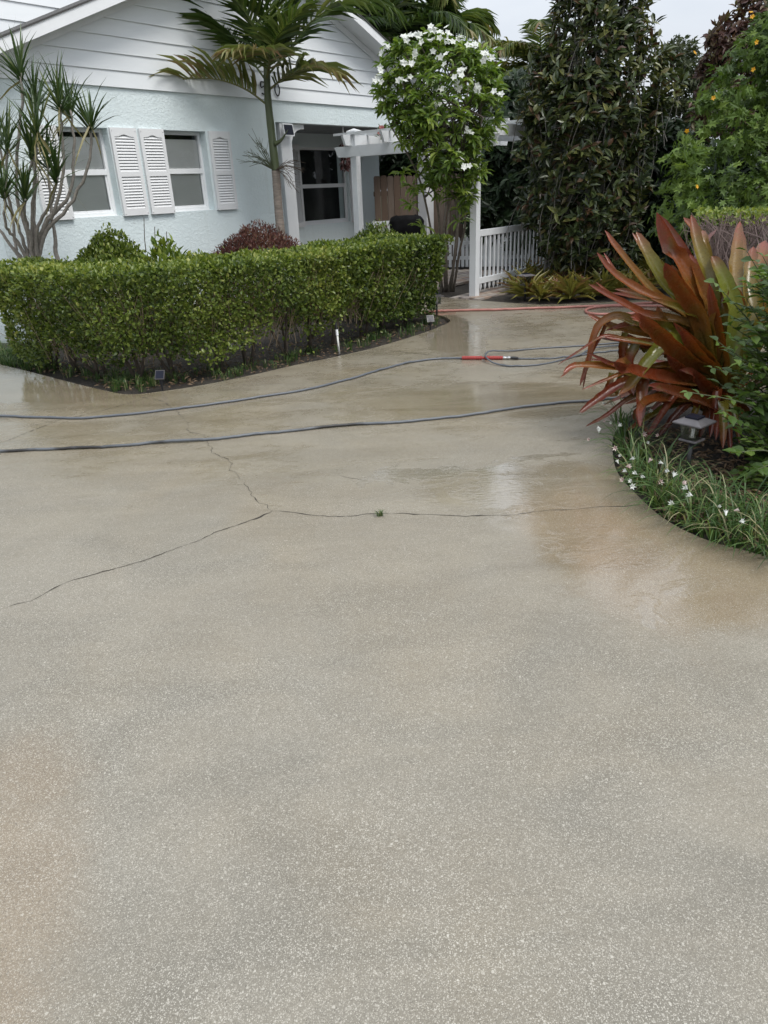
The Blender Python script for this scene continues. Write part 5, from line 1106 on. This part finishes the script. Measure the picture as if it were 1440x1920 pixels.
# ------------------------------------------------------------------ rain lilies along the edge
def tuft(name, c, nb, L, w, lean, mat=None, spread=.05):
    az = rng.random(nb)*2*np.pi; t = rng.random(nb)
    m_s = []
    P0 = c+np.c_[np.cos(az)*spread*rng.random(nb), np.sin(az)*spread*rng.random(nb), 0*az]
    h = np.c_[np.cos(az), np.sin(az), 0*az]*(.25+.75*t)[:, None]+lean
    Lb = L*(.6+.5*rng.random(nb)); segs = 5; V, F, Av = [], [], []
    for i in range(nb):
        v = np.clip(.45+.2*rng.normal(), 0, 1) if rng.random() > .06 else 1.0; p = P0[i].copy(); d = unit(h[i]*.35+V3(0, 0, 1)); sd_ = unit(np.cross(d, V3(h[i][1], -h[i][0], .3))); sd_ = unit(np.cross(d, h[i]+1e-3)); b = len(V)
        for k in range(segs+1):
            ww = w*.5*(1-(k/segs)**2*.9); V += [p-sd_*ww, p+sd_*ww]; Av += [v, v]; d = unit(d+h[i]*.28+V3(0, 0, -.13*k)); p = p+d*Lb[i]/segs; p[2] = max(p[2], .012+.01*rng.random())
        F += [(b+2*k, b+2*k+1, b+2*k+3, b+2*k+2) for k in range(segs)]
    m = MB(); m.add(V, F, Av); return m
RL = [(1163, 792), (1175, 815), (1168, 845), (1180, 870), (1200, 855), (1192, 900), (1215, 915), (1235, 895), (1232, 940), (1255, 925), (1262, 965), (1285, 945), (1300, 985), (1322, 960), (1335, 1005), (1360, 985), (1375, 1020), (1400, 1000), (1420, 1032), (1435, 1005), (1460, 1045), (1345, 950), (1395, 960), (1430, 970)]
FLW = [(1130, 790), (1128, 805), (1123, 813), (1106, 825), (1136, 757), (1147, 795), (1155, 840), (1165, 855), (1180, 862), (1172, 875), (1160, 870), (1176, 885), (1170, 900), (1185, 903), (1182, 912), (1204, 815), (1212, 830), (1158, 800), (1215, 868), (1210, 895), (1222, 770), (1236, 818), (1256, 884), (1262, 895), (1286, 912), (1300, 930), (1290, 918), (1280, 905), (1265, 945), (1345, 950), (1375, 958), (1385, 978), (1361, 968), (1235, 905), (1195, 890), (1245, 870)]
NUM = ['first', 'second', 'third', 'fourth', 'fifth', 'sixth', 'seventh', 'eighth', 'ninth', 'tenth', 'eleventh', 'twelfth', 'thirteenth', 'fourteenth', 'fifteenth', 'sixteenth', 'seventeenth', 'eighteenth', 'nineteenth', 'twentieth', 'twenty-first', 'twenty-second', 'twenty-third', 'twenty-fourth']
lily_order = sorted(range(len(RL)), key=lambda k_: RL[k_][1]); lily_label = {k_: f'grassy rain lily clump, {NUM[n_]} along the driveway edge counting from the giant bromeliad' for n_, k_ in enumerate(lily_order)}
lroots = []
for i, q in enumerate(RL):
    c = flat(G(*q)); c[2] = -.03; root = tag(empty('rain_lily', c), lily_label[i], 'plant', 'rain lilies along the right edge'); lroots.append((root, c))
    o = tuft('b', c, 26, .36, .009, V3(-.12, -.18, 0)).build('leaves', F_grass, root)
fl_me = []
for j, q in enumerate(FLW):
    e0 = G(*q, .14+.06*rng.random()); root, c = min(lroots, key=lambda r_: np.linalg.norm(r_[1]-e0*V3(1, 1, 0))); st = MB(); st.tube(crv([c+V3(0, 0, .02), c*.5+e0*.5+V3(0, 0, .09), e0], 8), .0022, 4)
    st.build('flower_stalk', F_grass, root); d = unit(V3(rng.normal()*.6-.3, rng.normal()*.6-.4, .5)); u = unit(np.cross(d, V3(.3, .2, .9))); w = np.cross(d, u); op = .2+.35*rng.random()
    a = np.arange(6)*math.pi/3; ax = (np.cos(a)[:, None]*u+np.sin(a)[:, None]*w)*op+d
    leaf_obj('flower', [leaves('oval', np.tile(e0, (6, 1)), ax, np.tile(d, (6, 1)), (.026+.012*rng.random()), .011, rng.random(6))], F_petal if j % 3 else F_pinkpetal, root)

# weeds, grass and litter in the beds
def weeds(name, label, poly_px, n, L, nb, cat='weeds'):
    f, x0, x1, y0, y1 = outline_fn(poly_px); V, F, Av = [], [], []; big_ = MB(); k = 0
    while k < n:
        x = x0+(x1-x0)*rng.random(); y = y0+(y1-y0)*rng.random()
        if not f(x, y): continue
        c = flat(G(x, y)); c[2] = -.04; m = tuft('t', c, nb, L*(.6+.8*rng.random()), .006, V3(0, 0, 0), spread=.06); big_.add(m.v, m.f, m.a); k += 1
    return tag(big_.build(name, F_grass), label, cat, kind='stuff')
weeds('weeds', 'thin grass and weeds on the soil under the hedge', [(60, 690), (240, 733), (420, 708), (600, 668), (760, 632), (830, 600), (790, 600), (650, 640), (450, 680), (250, 700), (100, 680)], 95, .11, 13)
weeds('lawn_grass', 'green grass strip at the foot of the left wall', [(-60, 645), (55, 650), (110, 690), (60, 692), (0, 680), (-60, 670)], 90, .15, 30)
weeds('lawn_grass', 'grass tufts in the shade behind the rain lilies', [(1200, 860), (1300, 900), (1440, 960), (1440, 1010), (1330, 970), (1230, 900)], 12, .16, 14)
n = 2600; lp = []
fA = outline_fn([(60, 692), (240, 735), (420, 712), (620, 668), (760, 634), (838, 603), (790, 590), (600, 620), (400, 660), (100, 670)]); fB = outline_fn([(1165, 800), (1160, 870), (1250, 970), (1440, 1030), (1440, 860), (1300, 800)])
while len(lp) < n:
    fx = fA if rng.random() < .6 else fB; x = fx[1]+(fx[2]-fx[1])*rng.random(); y = fx[3]+(fx[4]-fx[3])*rng.random()
    if fx[0](x, y): lp.append(G(x, y, -.02+.02*rng.random()))
lp = np.array(lp); a = rdir(n)*V3(1, 1, .25); tag(leaf_obj('leaf_litter', [leaves('diamond', lp, a, V3(0, 0, 1)+rng.normal(size=(n, 3))*.4, .03+.04*rng.random(n), .012+.012*rng.random(n), rng.random(n)*.6)], F_dry), 'dry leaf litter and mulch chips on the beds', 'leaf litter', kind='stuff')
o = tuft('w', flat(G(714, 968)), 26, .035, .005, V3(0, 0, 0), spread=.02).build('weed', F_grass); tag(o, 'tiny green weed growing in the driveway crack', 'weed')
# ------------------------------------------------------------------ hoses
def hose_mat(name, c1, c2, wear):
    m, t, b, o = nodes(name); n = tex(t, 5.0, 4, .6); d = tex(t, 1.3, 4, .5)
    c = mixc(t, n, c1, c2); c = mixc(t, mrange(t, d, .54, .60, 0, wear), c, (.02, .018, .017))
    t.links.new(c, b.inputs['Base Color']); b.inputs['Roughness'].default_value = .42; return m
M_hose = hose_mat('grey_hose', (.075, .084, .096), (.125, .136, .15), .95)
M_hose2 = hose_mat('slate_hose', (.07, .078, .092), (.115, .126, .142), 0.0)
M_redhose = plain('faded_red_hose', (.40, .17, .14), .5, .25, 6)
M_grip = plain('red_grip', (.34, .045, .04), .45, .2, 20)
def hose(name, label, px, r, mat, extra=(), n=160, cat='hose', zs=None):
    P = [G(*q, r)*V3(1, 1, 0)+V3(0, 0, r) for q in px]
    if zs is not None:
        for p, z_ in zip(P, zs): p[2] = r+z_
    P = P+[np.asarray(e, float) for e in extra]; C_ = crv(P, n); wob = np.convolve(rng.normal(size=n+8), np.ones(9)/9, 'valid')*.022; wob2 = np.convolve(rng.normal(size=n+8), np.ones(9)/9, 'valid')*.012; C_[:, 1] += wob; C_[:, 0] += wob2; C_[:, 2] += np.maximum(0, np.convolve(rng.normal(size=n+8), np.ones(9)/9, 'valid')-.25)*.012
    o = MB().tube(C_, r, 10).build(name, mat, smooth=True); return tag(o, label, cat)
hose('hose', 'grey hose with black scuffs, nearest of the hoses across the driveway', [(-160, 862), (0, 846), (100, 842), (200, 838), (300, 829), (400, 823), (480, 814), (560, 805), (640, 797), (720, 793), (800, 787), (880, 778), (960, 766), (1040, 756), (1110, 750), (1180, 744), (1260, 741)], .0105, M_hose)
hose('hose', 'long grey hose curving past the hedge to the red grip', [(-160, 779), (0, 781), (120, 784), (200, 781), (300, 770), (400, 757), (500, 742), (600, 724), (660, 709), (720, 691), (770, 679), (820, 673), (868, 671)], .0105, M_hose2)
wand = tag(empty('hose_swivel', flat(G(900, 671))), 'red ribbed hose grip with steel coupling on the wet concrete', 'hose grip')
g0, g1, g2, g3, g4 = [G(x, 671+(x-900)*.0, .018)*V3(1, 1, 0)+V3(0, 0, .018) for x in (866, 904, 943, 957, 962)]; g5 = G(1000, 672.5, .018)*V3(1, 1, 0)+V3(0, 0, .014)
for a_, b2 in ((g0, g1), (g1+(g2-g1)*.12, g2)):
    n = 44; P = a_+(b2-a_)*np.linspace(0, 1, n)[:, None]; r = .0165+.0035*(np.sin(np.linspace(0, 22*np.pi, n)) > 0); r[0] = r[-1] = .012
    MB().tube(P, r, 12).build('grip', M_grip, wand, smooth=False)
MB().tube([g1-(g1-g0)*.02, g1+(g2-g1)*.14], .0125, 10).build('neck', M_grip, wand, smooth=True)
P = g2+(g3-g2)*np.linspace(-.05, 1, 8)[:, None]; MB().tube(P, [.011, .016, .016, .012, .012, .017, .017, .012], 12).build('coupling', M_steel, wand)
MB().tube([g3, g4, g4+(g5-g4)*.25], [.012, .016, .013], 10).build('ferrule', M_dark, wand)
hose('hose', 'slate hose leading right from the steel coupling under the bromeliad', [(968, 672), (1000, 672.5), (1040, 671), (1080, 667), (1120, 661), (1160, 657), (1230, 652), (1320, 645)], .0085, M_hose2)
hose('hose', 'looped slate hose doubling back over the red grip', [(1320, 630), (1230, 637), (1150, 643), (1100, 647), (1040, 651), (990, 655), (950, 660), (922, 664), (911, 670), (914, 678), (930, 684), (960, 686), (1000, 684), (1050, 676), (1090, 666), (1110, 657), (1150, 650), (1230, 640)], .0085, M_hose2, zs=[0, 0, 0, 0, 0, 0, .01, .035, .04, .03, .01, 0, 0, 0, .012, .02, .01, 0])
hose('red_hose', 'faded red garden hose lying across the back of the driveway', [(790, 588), (812, 584), (830, 583), (880, 581.5), (940, 580), (1000, 578), (1060, 576), (1110, 574), (1150, 572), (1210, 568), (1260, 566)], .017, M_redhose)
hose('red_hose', 'coiled end of faded red hose behind the giant bromeliad', [(1260, 574), (1180, 573), (1140, 574), (1112, 577), (1099, 582), (1104, 587), (1130, 589), (1180, 588), (1240, 586)], .017, M_redhose)

# ------------------------------------------------------------------ garden lamps and small fittings
def path_lamp(name, label, base, h, s, rz, group=None, dark=M_bronze):
    """solar path lamp: stake, glass box, flat cap with solar tile"""
    r_ = tag(empty(name, base, rz), label, 'lamp', group); B = lambda m, nme, mat, **k: m.build(nme, mat, r_, local=True, **k)
    B(MB().tube([(0, 0, -.06), (0, 0, h-.115*s/.06)], .013*s/.06, 10), 'stake', M_dark, smooth=True)
    zb = h-.12*s/.06; zt = h-.02; B(MB().box(-s*.85, s*.85, -s*.85, s*.85, zb, zb+.012), 'tray', dark, bevel=.003)
    g_ = MB(); a, b2 = s*.70, s*.86
    g_.add([(-a, -a, zb+.013), (a, -a, zb+.013), (a, a, zb+.013), (-a, a, zb+.013), (-b2, -b2, zt), (b2, -b2, zt), (b2, b2, zt), (-b2, b2, zt)], [(0, 1, 5, 4), (1, 2, 6, 5), (2, 3, 7, 6), (3, 0, 4, 7)]); B(g_, 'glass', M_lampglass)
    B(MB().lathe((0, 0, zb+.014), [(.018, 0), (.02, .006), (.012, .02), (.012, .06), (.006, .066)], 10), 'reflector', M_steel, smooth=True)
    c_ = MB(); k = s*1.38; c_.add([(-k, -k, zt), (k, -k, zt), (k, k, zt), (-k, k, zt), (-k, -k, zt+.01), (k, -k, zt+.01), (k, k, zt+.01), (-k, k, zt+.01), (-s*.6, -s*.6, zt+.03), (s*.6, -s*.6, zt+.03), (s*.6, s*.6, zt+.03), (-s*.6, s*.6, zt+.03)],
        [(3, 2, 1, 0), (0, 1, 5, 4), (1, 2, 6, 5), (2, 3, 7, 6), (3, 0, 4, 7), (4, 5, 9, 8), (5, 6, 10, 9), (6, 7, 11, 10), (7, 4, 8, 11), (8, 9, 10, 11)])
    cap = B(c_, 'cap', dark, bevel=.003); B(MB().box(-s*.62, s*.62, -s*.62, s*.62, zt+.0305, zt+.040), 'solar_tile', M_dark, parent=None) if False else MB().box(-s*.62, s*.62, -s*.62, s*.62, zt+.0305, zt+.040).build('solar_tile', MATS['solar_cell'], cap, local=True)
    return r_
M_lampcap = plain('grey_brown_lamp', (.13, .12, .125), .45, .25, 25)
path_lamp('path_lamp', 'square solar path lamp with glass box among the rain lilies', flat(G(1287, 893)), .345, .062, R(38), dark=M_lampcap)
path_lamp('path_lamp', 'dark path lamp at the rounded tip of the hedge bed', flat(G(819, 590)), .26, .058, R(20))
path_lamp('path_lamp', 'grey path lamp standing in the bromeliad border near the railing', flat(G(984, 562)), .36, .075, R(30), dark=M_lampcap)
def spot(label, base, rz, h):
    r_ = tag(empty('solar_spotlight', base, rz), label, 'spotlight')
    MB().tube([(0, 0, -.05), (0, 0, h*.6)], .009, 8).build('stake', M_dark, r_, local=True)
    c, s, a = V3(0, 0, h), .045, R(55); uy = V3(0, math.cos(a), math.sin(a)); nn_ = V3(0, -math.sin(a), math.cos(a))
    MB().obox(c, V3(s, 0, 0), uy*s, nn_*.007).build('panel', M_bronze, r_, local=True)
    MB().obox(c+nn_*.0085, V3(s*.82, 0, 0), uy*s*.82, nn_*.001).build('solar_cell', MATS['solar_cell'], r_, local=True)
    MB().tube([c-nn_*.01+V3(0, 0, -.03), c-nn_*.05+V3(0, -.03, -.05)], .022, 10).build('lamp_head', M_dark, r_, local=True)
spot('small solar spotlight beside the path lamp at the hedge tip', flat(G(807, 613)), R(10), .10)
spot('small solar spotlight in the dark corner under the hedge', flat(G(304, 727)), R(-5), .12)
pp = flat(G(636, 659)); pipe = tag(empty('sprinkler_riser', pp), 'white plastic sprinkler pipe leaning in the hedge bed', 'sprinkler')
q0 = pp+V3(0, 0, -.03); q1 = A(632, 625, pp[1]+.03); MB().tube([q0, q1], .011, 10).build('pipe', M_gravel, pipe, smooth=True)
MB().tube([q1-(q1-q0)*.1, q1+(q1-q0)*.18], [.015, .015], 10).build('coupling', M_white, pipe); MB().tube([q1+(q1-q0)*.16, q1+(q1-q0)*.5], [.012, .009], 8).build('nozzle', M_dark, pipe)
